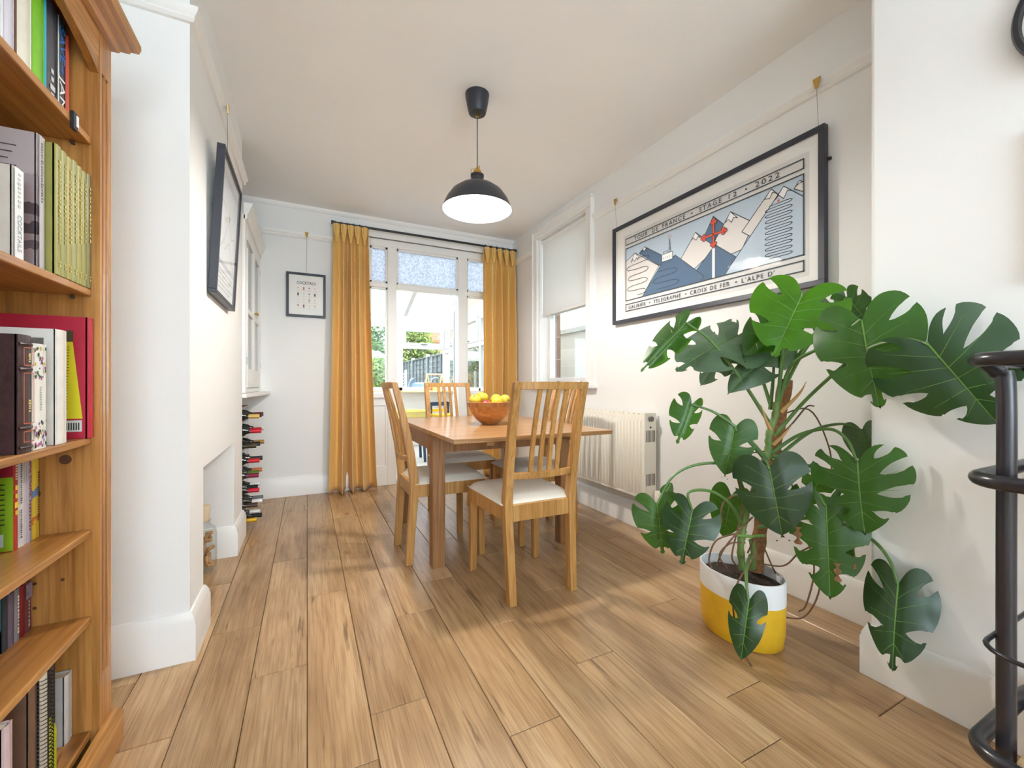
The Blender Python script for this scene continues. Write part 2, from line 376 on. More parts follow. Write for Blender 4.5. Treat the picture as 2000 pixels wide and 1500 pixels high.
BBP = [(0, 0), (.021, 0), (.021, .128), (.018, .136), (.018, .142), (.012, .158), (.006, .170), (0, .172)]
PRP = [(0, 0), (.012, .002), (.02, .012), (.016, .02), (.026, .032), (.03, .042), (.03, .05), (0, .055)]
def run(name, path, prof, z, label, cat):
    o = MB().sweep([(x, y, z) for x, y in path], prof).build(name, TRIM, smooth=True); tag(o, label, cat, kind='structure'); return o
run('baseboard_back', [(LX, BY), (OX0, BY)], BBP, 0, 'white moulded skirting board under the small cocktail print', 'baseboard')
run('baseboard_right', [(OX1, BY), (RX, BY), (RX, NY), (NX + .022, NY)], BBP, 0, 'white moulded skirting board under the radiator', 'baseboard')
run('baseboard_nib', [(NX + .05, NY), (NX, NY), (NX, FY)], BBP, 0, 'white moulded skirting board beside the drinks trolley', 'baseboard')
run('baseboard_chimney', [(LX, C0), (CX, C0), (CX, FP0), (LX + .02, FP0)], BBP, 0, 'white skirting board on the chimney breast beside the bookcase', 'baseboard')
run('baseboard_hearth', [(LX + .02, FP1), (CX, FP1), (CX, C1), (CX - .03, C1)], BBP, 0, 'white skirting board between the fireplace recess and the wine rack', 'baseboard')
run('trim_1', [(LX, C0), (CX, C0), (CX, C1), (LX, C1)], PRP, 2.288, 'white picture rail around the chimney breast', 'picture rail')
run('trim_2', [(LX + .4, BY), (OX0 - .07, BY)], PRP, 2.288, 'white picture rail above the small cocktail print', 'picture rail')
run('trim_3', [(OX1 + .06, BY), (RX, BY), (RX, 3.672)], PRP, 2.288, 'short white picture rail between curtain and sash window', 'picture rail')
run('trim_4', [(RX, 2.708), (RX, NY + .002)], PRP, 2.288, 'long white picture rail above the large framed print', 'picture rail')
cv = MB().sweep([(LX, BY, CZ), (RX, BY, CZ)], [(0, 0), (.035, 0), (.03, -.012), (.012, -.03), (0, -.035)]).build('trim_5', CEIL, smooth=True)
tag(cv, 'thin white coving above the french window', 'coving', kind='structure')

# ---- french window (window_1) and its open door
W1 = wempty('window_1', (1.2, BY + .05, 0)); tag(W1, 'tall white french window with frosted top lights and side lights', 'window', kind='structure')
Y0, Y1 = 4.195, 4.275
VX = [(.46, .54), (.706, .794), (1.43, 1.527), (1.86, 1.94)]
for a, b in VX: B(a, b, Y0, Y1, 0, 2.40).build('mullion', TRIM, W1, bevel=.006)
B(.54, 1.86, Y0 - .003, Y1 + .003, 2.325, 2.398).build('head_rail', TRIM, W1, bevel=.006)
for a, b in ((.54, .706), (.794, 1.43), (1.527, 1.86)):
    B(a, b, Y0, Y1, 1.93, 1.975).build('transom', TRIM, W1, bevel=.006)
    bd = MB()
    for q in ((a, a + .018, 1.975, 2.325), (b - .018, b, 1.975, 2.325), (a, b, 1.975, 1.993), (a, b, 2.307, 2.325)): bd.box(q[0], q[1], Y0 + .018, Y1 - .02, q[2], q[3])
    bd.build('bead', TRIM, W1)
    B(a + .01, b - .01, 4.232, 4.238, 1.985, 2.315).build('pane', glass('frosted_glass', (.80, .83, .90), frost=1.0, bump=.8), W1)
for a, b in ((.54, .706), (1.527, 1.86)):
    B(a, b, Y0 - .03, Y1, .855, .895).build('sill', TRIM, W1, bevel=.006)
    bd = MB()
    for q in ((a, a + .016, .895, 1.93), (b - .016, b, .895, 1.93), (a, b, 1.914, 1.93), (a, b, .895, .915)): bd.box(q[0], q[1], Y0 + .018, Y1 - .02, q[2], q[3])
    bd.build('bead', TRIM, W1)
    B(a + .01, b - .01, 4.232, 4.238, .90, 1.925).build('pane', GLASS, W1)
    B(a, b, Y0 + .025, Y1 - .02, 0, .855).build('panel', TRIM, W1)
    fr_ = MB(); fr_.box(a, b, Y0 + .006, Y0 + .03, 0, .19); fr_.box(a, b, Y0 + .006, Y0 + .03, .78, .855); fr_.box(a, a + .02, Y0 + .006, Y0 + .03, .19, .78); fr_.box(b - .02, b, Y0 + .006, Y0 + .03, .19, .78)
    fr_.build('panel_frame', TRIM, W1, bevel=.003)
B(.794, 1.43, Y0, Y1 + .03, 0.0, .03).build('threshold', pm('threshold_metal', (170, 168, 160), .4), W1)
ar = MB()
for q in ((.39, .46, 0, 2.3995), (1.94, 2.01, 0, 2.3995), (.39, 2.01, 2.40, 2.465)): ar.box(q[0], q[1], BY - .018, BY + .02, q[2], q[3])
ar.build('architrave', TRIM, W1, bevel=.006)
D1 = empty('door_1', (1.432, 4.30, 0), radians(-106)); tag(D1, 'white glazed garden door standing open into the conservatory', 'door', kind='structure')
for n_, q in (('stile', (-.63, -.55, .035, 1.92)), ('stile', (-.08, 0, .035, 1.92)), ('top_rail', (-.55, -.08, 1.83, 1.92)), ('bottom_rail', (-.55, -.08, .035, .2)), ('mid_rail', (-.55, -.08, .8, .88))):
    B(q[0], q[1], 0, .045, q[2], q[3]).build(n_, UPVC, D1, bevel=.004)
B(-.56, -.07, .018, .026, .87, 1.84).build('pane', GLASS, D1); B(-.56, -.07, .014, .03, .19, .81).build('panel', UPVC, D1)
MB().tube([(-.59, -.005, 1.0), (-.59, -.05, 1.0), (-.49, -.05, 1.0)], .009).build('handle', pm('chrome', (200, 200, 205), .2, 1), D1, smooth=True)

# ---- sash window (window_2)
W2 = wempty('window_2', (2.15, 3.19, SZ0)); tag(W2, 'white sash window half covered by a roller blind', 'window', kind='structure')
ar = MB()
for a, b in ((2.709, 2.79), (3.59, 3.671)): ar.box(2.032, 2.062, a, b, .985, 2.419)
ar.box(2.032, 2.062, 2.709, 3.671, 2.42, 2.5)
ar.build('architrave', TRIM, W2, bevel=.01, seg=3)
ar = MB()
for q in ((2.702, 2.722, .985, 2.4875), (3.658, 3.678, .985, 2.4875), (2.702, 3.678, 2.488, 2.508)): ar.box(2.022, 2.062, q[0], q[1], q[2], q[3])
ar.build('architrave_edge', TRIM, W2, bevel=.006)
lin_ = MB(); lin_.box(2.06, 2.245, 2.79, 2.80, .985, 2.41); lin_.box(2.06, 2.245, 3.58, 3.59, .985, 2.41); lin_.box(2.06, 2.245, 2.79, 3.59, 2.41, 2.42)
lin_.build('lining', TRIM, W2)
B(1.995, 2.26, 2.66, 3.72, .955, .985).build('sill', TRIM, W2, bevel=.008, seg=3)
def sash(nm, x, z0, z1):
    s_ = MB()
    for q in ((2.80, 2.85, z0, z1), (3.53, 3.58, z0, z1)): s_.box(x, x + .04, q[0], q[1], q[2], q[3])
    s_.box(x, x + .04, 2.85, 3.53, z0, z0 + .06); s_.box(x, x + .04, 2.85, 3.53, z1 - .045, z1)
    s_ = s_.build(nm, TRIM, W2, bevel=.004)
    B(x + .018, x + .023, 2.84, 3.54, z0 + .05, z1 - .035).build('pane', GLASS, s_)
    return s_
ls = sash('lower_sash', 2.15, .99, 1.72); sash('upper_sash', 2.20, 1.68, 2.41)
for y in (3.02, 3.36): MB().box(2.135, 2.15, y - .02, y + .02, 1.01, 1.018).build('sash_lift', pm('chrome', (200, 200, 205), .2, 1), ls)
def blindmat():
    k = NT('blind_fabric'); b = k.b; tc = k.add('ShaderNodeTexCoord'); no = k.add('ShaderNodeTexNoise'); no.inputs['Scale'].default_value = 300; k.link(tc.outputs['Object'], no.inputs['Vector'])
    r = k.ramp(no.outputs['Fac'], [(.3, lin((238, 237, 234))), (.7, lin((243, 242, 240)))]); k.link(r.outputs[0], b.inputs['Base Color']); b.inputs['Roughness'].default_value = .85
    tl = k.add('ShaderNodeBsdfTranslucent'); k.link(r.outputs[0], tl.inputs[0]); mx = k.add('ShaderNodeMixShader'); mx.inputs[0].default_value = .4
    k.link(b.outputs[0], mx.inputs[1]); k.link(tl.outputs[0], mx.inputs[2]); k.link(mx.outputs[0], k.out.inputs[0]); return k.m
BL = wempty('roller_blind', (2.09, 3.19, 2.41)); tag(BL, 'white roller blind pulled halfway down the sash window', 'blind')
B(2.094, 2.096, 2.815, 3.572, 1.672, 2.39).build('fabric', blindmat(), BL)
B(2.088, 2.102, 2.812, 3.575, 1.655, 1.678).build('bottom_bar', TRIM, BL, bevel=.004)
MB().tube([(2.10, 2.806, 2.385), (2.10, 3.574, 2.385)], .02, 12).build('roller', TRIM, BL, smooth=True)
MB().tube([(2.078, 2.815, 2.38), (2.078, 2.817, 1.9), (2.08, 2.82, 2.38)], .0016, 5).build('chain', TRIM, BL)

# ---- conservatory beyond the french window
K = wempty('conservatory', (.6, 5.5, 0)); tag(K, 'white framed conservatory with a polycarbonate roof beyond the french window', 'conservatory', kind='structure')
KX0, KX1, KY0, KY1, EZ = -.9, 2.06, 4.345, 6.7, 2.0
B(KX0, KX1 + .07, KY0, KY1 + .07, -.12, -.005).build('tiled_floor', pm('conservatory_tiles', (222, 219, 212), .4, var=.06), K)
dw = pm('dwarf_wall_paint', (226, 222, 214), .8, var=.02)
B(KX0, KX1 + .07, KY1, KY1 + .1, 0, .86).build('dwarf_wall', dw, K); B(KX1, KX1 + .1, KY0, KY1, 0, .86).build('dwarf_wall', dw, K); B(KX0 - .1, KX0, KY0, KY1 + .1, 0, 2.0).build('side_wall', dw, K)
pw = wood('sill_pine', (190, 150, 104), (214, 178, 132), (226, 194, 150), axis=0, rand=False, rough=.5)
B(KX0, KX1 - .1, KY1 - .16, KY1, .86, .885).build('window_board', pw, K, bevel=.004); B(KX1 - .1, KX1, KY0, KY1, .86, .885).build('window_board', pw, K, bevel=.004)
def kpost(x0, x1, y0, y1, z0, z1, nm='frame_post'): return B(x0, x1, y0, y1, z0, z1).build(nm, UPVC, K, bevel=.006)
for a, b in ((-.9, -.84), (-.2, -.14), (.5, .56), (1.27, 1.36), (2.03, 2.13)): kpost(a, b, KY1, KY1 + .07, .885, EZ)
kpost(KX0, KX1 + .07, KY1 - .01, KY1 + .08, 1.88, 2.1, 'eaves_beam'); kpost(KX0, KX1, KY1, KY1 + .07, .885, .94, 'bottom_rail')
for y in (4.4, 5.14, 5.9): kpost(KX1, KX1 + .07, y, y + .07, .885, EZ)
kpost(KX1 - .01, KX1 + .08, KY0, KY1, 1.9, 2.07, 'eaves_beam'); kpost(KX1, KX1 + .07, KY0, KY1, .885, .94, 'bottom_rail')
def casement(face, a, b, z0, z1, hnd=True):
    """framed pane in the far wall (face 'y') or the side wall (face 'x')"""
    m = MB(); w = .05
    for q in ((a, a + w, z0, z1), (b - w, b, z0, z1), (a + w, b - w, z0, z0 + w), (a + w, b - w, z1 - w, z1)):
        m.box(q[0], q[1], KY1 - .02, KY1 + .05, q[2], q[3]) if face == 'y' else m.box(KX1 - .02, KX1 + .05, q[0], q[1], q[2], q[3])
    f = m.build('casement', UPVC, K, bevel=.005)
    g = B(a + w - .005, b - w + .005, KY1 + .01, KY1 + .016, z0 + w - .005, z1 - w + .005) if face == 'y' else B(KX1 + .01, KX1 + .016, a + w - .005, b - w + .005, z0 + w - .005, z1 - w + .005)
    g.build('pane', GLASS, f)
    if hnd:
        c = (a + b) / 2
        h = B(c - .05, c + .05, KY1 - .045, KY1 - .022, z0 + .02, z0 + .035) if face == 'y' else B(KX1 - .045, KX1 - .022, c - .05, c + .05, z0 + .02, z0 + .035)
        h.build('handle', pm('handle_grey', (150, 150, 150), .35, .6), f)
casement('y', 1.36, 2.03, 1.6, 1.88); 
for a, b, z0, z1 in ((1.36, 2.03, .94, 1.56), (.56, 1.27, .94, 1.88), (-.14, .5, .94, 1.88), (-.84, -.2, .94, 1.88)):
    B(a, b, KY1 + .02, KY1 + .026, z0, z1).build('pane', GLASS, K)
kpost(1.36, 2.03, KY1, KY1 + .07, 1.555, 1.605, 'transom')
for a, b in ((4.47, 5.14), (5.21, 5.9), (5.97, 6.7)):
    kpost(KX1, KX1 + .07, a, b, 1.5, 1.56, 'transom'); casement('x', a, b, 1.56, 1.9)
    B(KX1 + .02, KX1 + .026, a, b, .94, 1.5).build('pane', GLASS, K)
RZ = lambda y: 2.1 + (KY1 + .07 - y) * .36
POLY = NT('polycarbonate'); POLY.n.remove(POLY.b)
_t = POLY.add('ShaderNodeBsdfTranslucent'); _t.inputs[0].default_value = (.46, .47, .49, 1); _p = POLY.add('ShaderNodeBsdfTransparent'); _p.inputs[0].default_value = (.95, .97, 1, 1)
_w = POLY.add('ShaderNodeTexWave'); _w.inputs['Scale'].default_value = 18; _tc = POLY.add('ShaderNodeTexCoord'); POLY.link(_tc.outputs['Object'], _w.inputs['Vector'])
_r = POLY.ramp(_w.outputs['Fac'], [(0, (.80, .80, .80)), (1, (.90, .90, .90))]); _m = POLY.add('ShaderNodeMixShader'); POLY.link(_r.outputs[0], _m.inputs[0]); POLY.link(_p.outputs[0], _m.inputs[1]); POLY.link(_t.outputs[0], _m.inputs[2]); POLY.link(_m.outputs[0], POLY.out.inputs[0])
xs = [-.9, 0, .7, 1.4, 2.1]
for a, b in zip(xs, xs[1:]):
    MB().hexa([(a, KY0, RZ(KY0)), (b, KY0, RZ(KY0)), (b, KY1 + .1, RZ(KY1 + .1)), (a, KY1 + .1, RZ(KY1 + .1))], [(a, KY0, RZ(KY0) + .02), (b, KY0, RZ(KY0) + .02), (b, KY1 + .1, RZ(KY1 + .1) + .02), (a, KY1 + .1, RZ(KY1 + .1) + .02)]).build('roof_panel', POLY.m, K)
for x in xs:
    w = .028
    MB().hexa([(x - w, KY0, RZ(KY0) - .06), (x + w, KY0, RZ(KY0) - .06), (x + w, KY1, RZ(KY1) - .06), (x - w, KY1, RZ(KY1) - .06)], [(x - w, KY0, RZ(KY0) + .03), (x + w, KY0, RZ(KY0) + .03), (x + w, KY1, RZ(KY1) + .03), (x - w, KY1, RZ(KY1) + .03)]).build('rafter', pm('rafter_grey', (205, 203, 200), .4), K)
MB().prism([(KY0, 2.07), (KY1, 2.07), (KY0, RZ(KY0) - .06)], .006, basis((0, 1, 0), (0, 0, 1), (KX1 + .03, 0, 0))).build('gable_pane', GLASS, K)
for y in (5.14, 5.9): kpost(KX1, KX1 + .06, y, y + .05, 2.07, RZ(y) - .05)
B(KX0, KX1 + .1, KY0 - .01, KY0 + .05, RZ(KY0) - .09, RZ(KY0) + .05).build('wall_plate', UPVC, K)
# ================================================================== DINING SET
TB = wempty('dining_table', (1.04, 2.44, 0)); tag(TB, 'square oak veneer dining table with its front leaf pulled out', 'table')
TX0, TX1, TZ = .59, 1.49, .74
B(TX0, TX1, 2.186, 3.086, TZ - .022, TZ).build('tabletop', TABLEW, TB, bevel=.003)
B(TX0, TX1, 1.795, 2.184, TZ - .022, TZ).build('extension_leaf', TABLEW, TB, bevel=.003)
for x in (.601 + .035, 1.444):
    for y in (2.222, 3.05): B(x - .034, x + .034, y - .034, y + .034, 0, .706).build('leg', TABLEL, TB, bevel=.003)
for y in (2.222, 3.05): B(.67, 1.41, y - .012, y + .012, .615, .70).build('apron', TABLEL, TB, bevel=.002)
for x in (.636, 1.444): B(x - .012, x + .012, 2.256, 3.016, .615, .70).build('apron', TABLEL, TB, bevel=.002)
for x in (.80, 1.28): B(x - .02, x + .02, 1.86, 2.6, .69, .7175).build('leaf_runner', TABLEW, TB, bevel=.002)
for x in (.64, 1.44): B(x - .03, x + .03, 2.2, 3.07, .7005, .7178).build('top_bearer', TABLEL, TB)

def make_chair():
    r = empty('dining_chair')
    def post(sx):
        prof = [(0, .0, .160, .040, .036), (.2, .012, .165, .043, .037), (.40, .026, .170, .046, .038), (.47, .024, .171, .046, .038), (.62, .004, .172, .042, .036), (.82, -.036, .173, .036, .034), (1.0, -.082, .174, .03, .032)]
        m = MB(); vs_, fs = [], []
        for z, y, x, dy, dx in prof:
            c = sx * x; vs_ += [(c - dx / 2, y - dy / 2, z), (c + dx / 2, y - dy / 2, z), (c + dx / 2, y + dy / 2, z), (c - dx / 2, y + dy / 2, z)]
        n = len(prof)
        fs = [(3, 2, 1, 0), tuple((n - 1) * 4 + i for i in range(4))] + [(i * 4 + j, i * 4 + (j + 1) % 4, i * 4 + 4 + (j + 1) % 4, i * 4 + 4 + j) for i in range(n - 1) for j in range(4)]
        m.add(vs_, fs).build('back_post', CHAIRW, r, smooth=True, bevel=.003)
    def leg(sx):
        a, b = .0165, .019
        MB().hexa([(sx * .19 - a, .413 - a, 0), (sx * .19 + a, .413 - a, 0), (sx * .19 + a, .413 + a, 0), (sx * .19 - a, .413 + a, 0)], [(sx * .189 - b, .41 - b, .44), (sx * .189 + b, .41 - b, .44), (sx * .189 + b, .41 + b, .44), (sx * .189 - b, .41 + b, .44)]).build('leg', CHAIRW, r, bevel=.003)
    for sx in (-1, 1): post(sx); leg(sx)
    f = MB(); f.box(-.17, .17, .398, .42, .372, .44); f.box(-.152, .152, .012, .034, .365, .44)
    for s in (-1, 1): f.hexa([(s * .178 - .011, .045, .37), (s * .178 + .011, .045, .37), (s * .196 + .009, .40, .37), (s * .196 - .013, .40, .37)], [(s * .178 - .011, .045, .44), (s * .178 + .011, .045, .44), (s * .196 + .009, .40, .44), (s * .196 - .013, .40, .44)])
    f.build('seat_frame', CHAIRW, r, bevel=.002)
    # cushion: rounded pad
    N = 14; vs_, fs = [], []
    for j in range(N + 1):
        for i in range(N + 1):
            u, v = i / N * 2 - 1, j / N * 2 - 1
            hw = .196 + .016 * (v + 1) / 2
            e = max(0, 1 - abs(u) ** 5) * max(0, 1 - abs(v) ** 5)
            vs_.append((u * hw, .238 + v * .208, .442 + .036 * e ** .42))
    fs = [(j * (N + 1) + i, j * (N + 1) + i + 1, (j + 1) * (N + 1) + i + 1, (j + 1) * (N + 1) + i) for j in range(N) for i in range(N)]
    o = len(vs_); vs_ += [(x, y, .4405) for x, y, z in vs_[:]]
    rim = [i for i in range(N + 1)] + [(j * (N + 1) + N) for j in range(1, N + 1)] + [N * (N + 1) + i for i in range(N - 1, -1, -1)] + [j * (N + 1) for j in range(N - 1, 0, -1)]
    fs += [(rim[k], rim[(k + 1) % len(rim)], o + rim[(k + 1) % len(rim)], o + rim[k]) for k in range(len(rim))]
    MB().add(vs_, fs).build('seat_cushion', pm('cushion_cotton', (236, 229, 216), .85, var=.03, bump=.12, bscale=500), r, smooth=True)
    def railcurve(z, y0, bow, h, th, nm, half):
        m = MB(); n = 10; vs_ = []
        for i in range(n + 1):
            x = -half + 2 * half * i / n; y = y0 - bow * (1 - (x / half) ** 2)
            vs_ += [(x, y - th / 2, z - h / 2), (x, y + th / 2, z - h / 2), (x, y + th / 2 - .004, z + h / 2), (x, y - th / 2 - .004, z + h / 2)]
        fs = [(i * 4 + j, i * 4 + (j + 1) % 4, i * 4 + 4 + (j + 1) % 4, i * 4 + 4 + j) for i in range(n) for j in range(4)] + [(3, 2, 1, 0), tuple(n * 4 + j for j in range(4))]
        m.add(vs_, fs).build(nm, CHAIRW, r, smooth=True, bevel=.002)
    railcurve(.983, -.078, .026, .034, .022, 'top_rail', .16); railcurve(.575, .012, .026, .03, .022, 'lower_rail', .158)
    for x in (-.069, -.024, .024, .069):
        q = 1 - (x / .16) ** 2; ya, yb = .012 - .026 * q, -.078 - .026 * q
        m = MB(); vs_ = []
        for t in (0, .25, .5, .75, 1):
            y = ya + (yb - ya) * t + .012 * sin(pi * t); z = .585 + .385 * t; w = .0105
            vs_ += [(x - w, y - .007, z), (x + w, y - .007, z), (x + w, y + .007, z), (x - w, y + .007, z)]
        fs = [(3, 2, 1, 0), (16, 17, 18, 19)] + [(i * 4 + j, i * 4 + (j + 1) % 4, i * 4 + 4 + (j + 1) % 4, i * 4 + 4 + j) for i in range(4) for j in range(4)]
        m.add(vs_, fs).build('slat', CHAIRW, r, bevel=.0015)
    return r
ch0 = make_chair()
for i, (x, y, a, lb) in enumerate(((.982, 1.678, 0, 'slat-back wooden dining chair pushed under the pulled-out table leaf'), (.50, 2.46, -90, 'slat-back wooden dining chair at the table side facing the radiator'),
                                   (1.03, 3.222, 180, 'slat-back wooden dining chair between the table and the french window'), (1.59, 2.46, 90, 'slat-back wooden dining chair between the table and the radiator'))):
    c = ch0 if i == 0 else copy_tree(ch0)
    c.location = (x, y, 0); c.rotation_euler = (0, 0, radians(a)); tag(c, lb, 'chair', 'dining chairs round the table')

BW = empty('fruit_bowl', (1.026, 2.406, TZ)); tag(BW, 'laminated wooden salad bowl on the dining table', 'bowl')
bowlw = wood('bowl_bamboo', (160, 100, 50), (190, 130, 72), (210, 156, 96), axis=0, scale=22, rough=.35, rand=False)
MB().lathe([(0, .0), (.045, .0), (.05, .004), (.085, .03), (.115, .07), (.133, .11), (.14, .138), (.136, .14), (.128, .112), (.11, .075), (.08, .036), (.045, .012), (0, .010)], 48).build('bowl', bowlw, BW, smooth=True)
MB().lathe([(.1385, .112), (.1418, .138), (.1405, .1385)], 48).build('rim_band', wood('bowl_rim', (140, 86, 44), (168, 112, 60), (186, 132, 80), axis=2, scale=30, rough=.35, rand=False), BW, smooth=True)
def fruit(kind, x, y, z, r, lb, tilt):
    o = empty(kind, (1.026 + x, 2.406 + y, TZ + z)); o.rotation_euler = tilt
    if kind == 'apple':
        pr = [(0, -.80), (.25, -.88), (.6, -.75), (.9, -.3), (1, .1), (.93, .5), (.7, .82), (.4, .93), (.15, .85), (0, .74)]
        c = (166, 32, 52) if 'red' in lb else (214, 190, 60)
    else:
        pr = [(0, -1.22), (.1, -1.2), (.22, -1.08), (.5, -.9), (.85, -.5), (1, 0), (.85, .5), (.5, .9), (.24, 1.08), (.12, 1.16), (0, 1.16)]
        c = (226, 196, 52)
    MB().lathe([(a * r, b * r) for a, b in pr], 20).build('skin', pm(kind + ('_red' if 'red' in lb else '_yellow'), c, .38, var=.14, scale=18, bump=.05, bscale=200), o, smooth=True)
    if kind == 'apple': MB().tube([(0, 0, r * .72), (.002, 0, r * .95), (.006, 0, r * 1.15)], .0016, 6).build('stalk', pm('stalk_brown', (84, 60, 36), .8), o)
    tag(o, lb, 'fruit', 'fruit in the wooden bowl')
fruit('apple', -.088, .022, .146, .037, 'yellow-green apple leaning on the rim of the wooden bowl', (.4, -.5, 0))
fruit('apple', -.026, .066, .160, .038, 'large yellow apple on top of the fruit pile', (.3, .2, 0))
fruit('apple', -.058, -.068, .122, .028, 'small dark red apple in the wooden bowl', (-.5, .2, 0))
fruit('lemon', .016, -.068, .142, .031, 'lemon between the red apple and another lemon', (.4, 1.35, .6))
fruit('lemon', .07, .06, .152, .034, 'lemon lying behind the other lemons', (.2, 1.4, .2))
fruit('apple', .086, -.03, .149, .036, 'yellow apple with its eye turned to the room', (1.7, 0, .5))
fruit('apple', .0, .0, .065, .036, 'yellow apple buried under the other fruit', (0, 0, .5))

# ================================================================== PENDANT LAMP
PL = empty('pendant_lamp', (.839, 2.143, 0)); tag(PL, 'black dome pendant lamp with a white inside hanging from the ceiling', 'lamp')
LBK = pm('lamp_black', (44, 46, 54), .38, var=.03)
MB().lathe([(0, CZ), (.066, CZ), (.064, CZ - .02), (.052, CZ - .085), (.046, CZ - .104), (.02, CZ - .106), (0, CZ - .106)], 32).build('ceiling_cup', LBK, PL, smooth=True)
MB().lathe([(0, CZ - .104), (.009, CZ - .104), (.009, CZ - .122), (0, CZ - .124)], 16).build('cord_grip', BRASS, PL, smooth=True)
MB().tube([(0, 0, CZ - .12), (0, 0, 2.17)], .0032, 8).build('cord', pm('cord_fabric', (92, 94, 92), .8, bump=.3, bscale=900), PL)
SH = MB().lathe([(.034, 2.135), (.035, 2.092), (.06, 2.086), (.10, 2.07), (.14, 2.04), (.168, 2.0), (.184, 1.965), (.191, 1.945), (.189, 1.945), (.181, 1.966), (.165, 2.0), (.138, 2.036), (.098, 2.064), (.058, 2.08), (.03, 2.082)], 64).build('shade', LBK, PL, smooth=True)
MB().lathe([(.1895, 1.9452), (.1805, 1.9655), (.1645, 1.9995), (.1375, 2.0355), (.0975, 2.0635), (.0575, 2.0795), (0, 2.0815)], 64).build('inner_lining', pm('lamp_white', (245, 244, 240), .45, var=.01), SH, smooth=True)
MB().lathe([(.0, 2.138), (.037, 2.138), (.037, 2.128), (.035, 2.126)], 32).build('collar', BLACKM, PL, smooth=True)
MB().lathe([(0, 2.178), (.008, 2.178), (.010, 2.165), (.022, 2.160), (.024, 2.138), (0, 2.138)], 24).build('brass_cap', BRASS, PL, smooth=True)
for a in range(3):
    t = a * 2 * pi / 3 + .5
    MB().tube([(.034 * cos(t), .034 * sin(t), 2.136), (.034 * cos(t), .034 * sin(t), 2.172), (.012 * cos(t), .012 * sin(t), 2.176)], .0018, 6).build('brass_bracket', BRASS, PL)
bk = NT('bulb_glow'); bk.b.inputs['Emission Color'].default_value = (1, .86, .66, 1); bk.b.inputs['Emission Strength'].default_value = 30
MB().lathe([(0, 1.985), (.008, 1.987), (.011, 1.995), (.011, 2.035), (.008, 2.045), (0, 2.046)], 12).build('filament', bk.m, PL, smooth=True)
MB().lathe([(0, 1.958), (.02, 1.963), (.036, 1.98), (.04, 2.0), (.033, 2.025), (.018, 2.05), (.014, 2.08)], 24).build('bulb', glass('bulb_glass', (1, .98, .94)), PL, smooth=True)
l = light('pendant_bulb', 'POINT', (.839, 2.143, 1.972), 22, (1, .97, .93), shadow_soft_size=.045)

# ================================================================== CURTAINS
def curtain(x0, x1, b0, b1, seed, lb):
    rr = random.Random(seed); n, m = 120, 44; yc = 4.085; ztop = 2.425
    root = wempty('curtain', ((x0 + x1) / 2, yc, 0)); tag(root, lb, 'curtain', 'ochre curtains at the french window')
    nf = 3.9; ph = rr.random() * 6; vs_ = []
    ws = [rr.uniform(.75, 1.25) for _ in range(12)]
    for j in range(m + 1):
        t = j / m; z = ztop * (1 - t) + .012 * t      # t 0 top, 1 floor
        for i in range(n + 1):
            s = i / n; wv = s * nf * 2 * pi + ph + .8 * sin(s * 7 + seed) + .25 * sin(3 * t + seed + s * 4)
            amp = (.058 + .014 * sin(s * 11 + seed)) * (.55 + .45 * min(1, t * 2.4)) 
            x = x0 + (x1 - x0) * s + (b0 - x0) * (1 - s) * t ** 1.4 + (b1 - x1) * s * t ** 1.4
            sh = sin(wv); sh = sh + .28 * sin(2 * wv + .5)
            pinch = max(0, 1 - abs(z - 2.30) / .13)
            y = yc - amp * sh * (1 - .35 * pinch) + .006 * sin(13 * s + 9 * t)
            x += .012 * cos(wv) * (.6 + .4 * t)
            if z < .12: y -= (.12 - z) * .5 * (.5 + .5 * sh); 
            zz = max(z, .004 + .01 * (1 + sin(wv * .5 + i * .05)) * (1 if t > .97 else 0))
            if j == 0: zz += .006 * sin(wv)
            vs_.append((x, y, zz))
    fs = [(j * (n + 1) + i, j * (n + 1) + i + 1, (j + 1) * (n + 1) + i + 1, (j + 1) * (n + 1) + i) for j in range(m) for i in range(n)]
    k = NT('curtain_linen_%d' % seed); b = k.b
    tc = k.add('ShaderNodeTexCoord'); no = k.add('ShaderNodeTexNoise'); no.inputs['Scale'].default_value = 260; k.link(tc.outputs['Object'], no.inputs['Vector'])
    r = k.ramp(no.outputs['Fac'], [(.3, lin((232, 184, 98))), (.7, lin((243, 204, 124)))]); k.link(r.outputs[0], b.inputs['Base Color']); b.inputs['Roughness'].default_value = .85
    b.inputs['Sheen Weight'].default_value = .25
    bp = k.add('ShaderNodeBump'); bp.inputs['Strength'].default_value = .15; bp.inputs['Distance'].default_value = .002; k.link(no.outputs['Fac'], bp.inputs['Height']); k.link(bp.outputs[0], b.inputs['Normal'])
    tl = k.add('ShaderNodeBsdfTranslucent'); tl.inputs[0].default_value = (*lin((226, 160, 60)), 1); mx = k.add('ShaderNodeMixShader'); mx.inputs[0].default_value = .14
    k.link(b.outputs[0], mx.inputs[1]); k.link(tl.outputs[0], mx.inputs[2]); k.link(mx.outputs[0], k.out.inputs[0])
    o = MB().add(vs_, fs).build('drape', k.m, root); o.data.polygons.foreach_set('use_smooth', [True] * len(o.data.polygons))
    md = o.modifiers.new('thick', 'SOLIDIFY'); md.thickness = .0025
    # heading tape with pinch pleats
    for q in range(5):
        s = (q + .5) / 5; x = x0 + (x1 - x0) * s
        pl_ = MB()
        for d in (-.011, 0, .011): pl_.tube([(x + d * 1.6, yc - .03 - .012 * (d == 0), 2.43), (x + d * 1.3, yc - .034 - .01 * (d == 0), 2.36), (x + d * .6, yc - .04, 2.31), (x + d * .4, yc - .036, 2.27)], [.010, .010, .007, .003], 8)
        pl_.build('pinch_pleat', k.m, root, smooth=True)
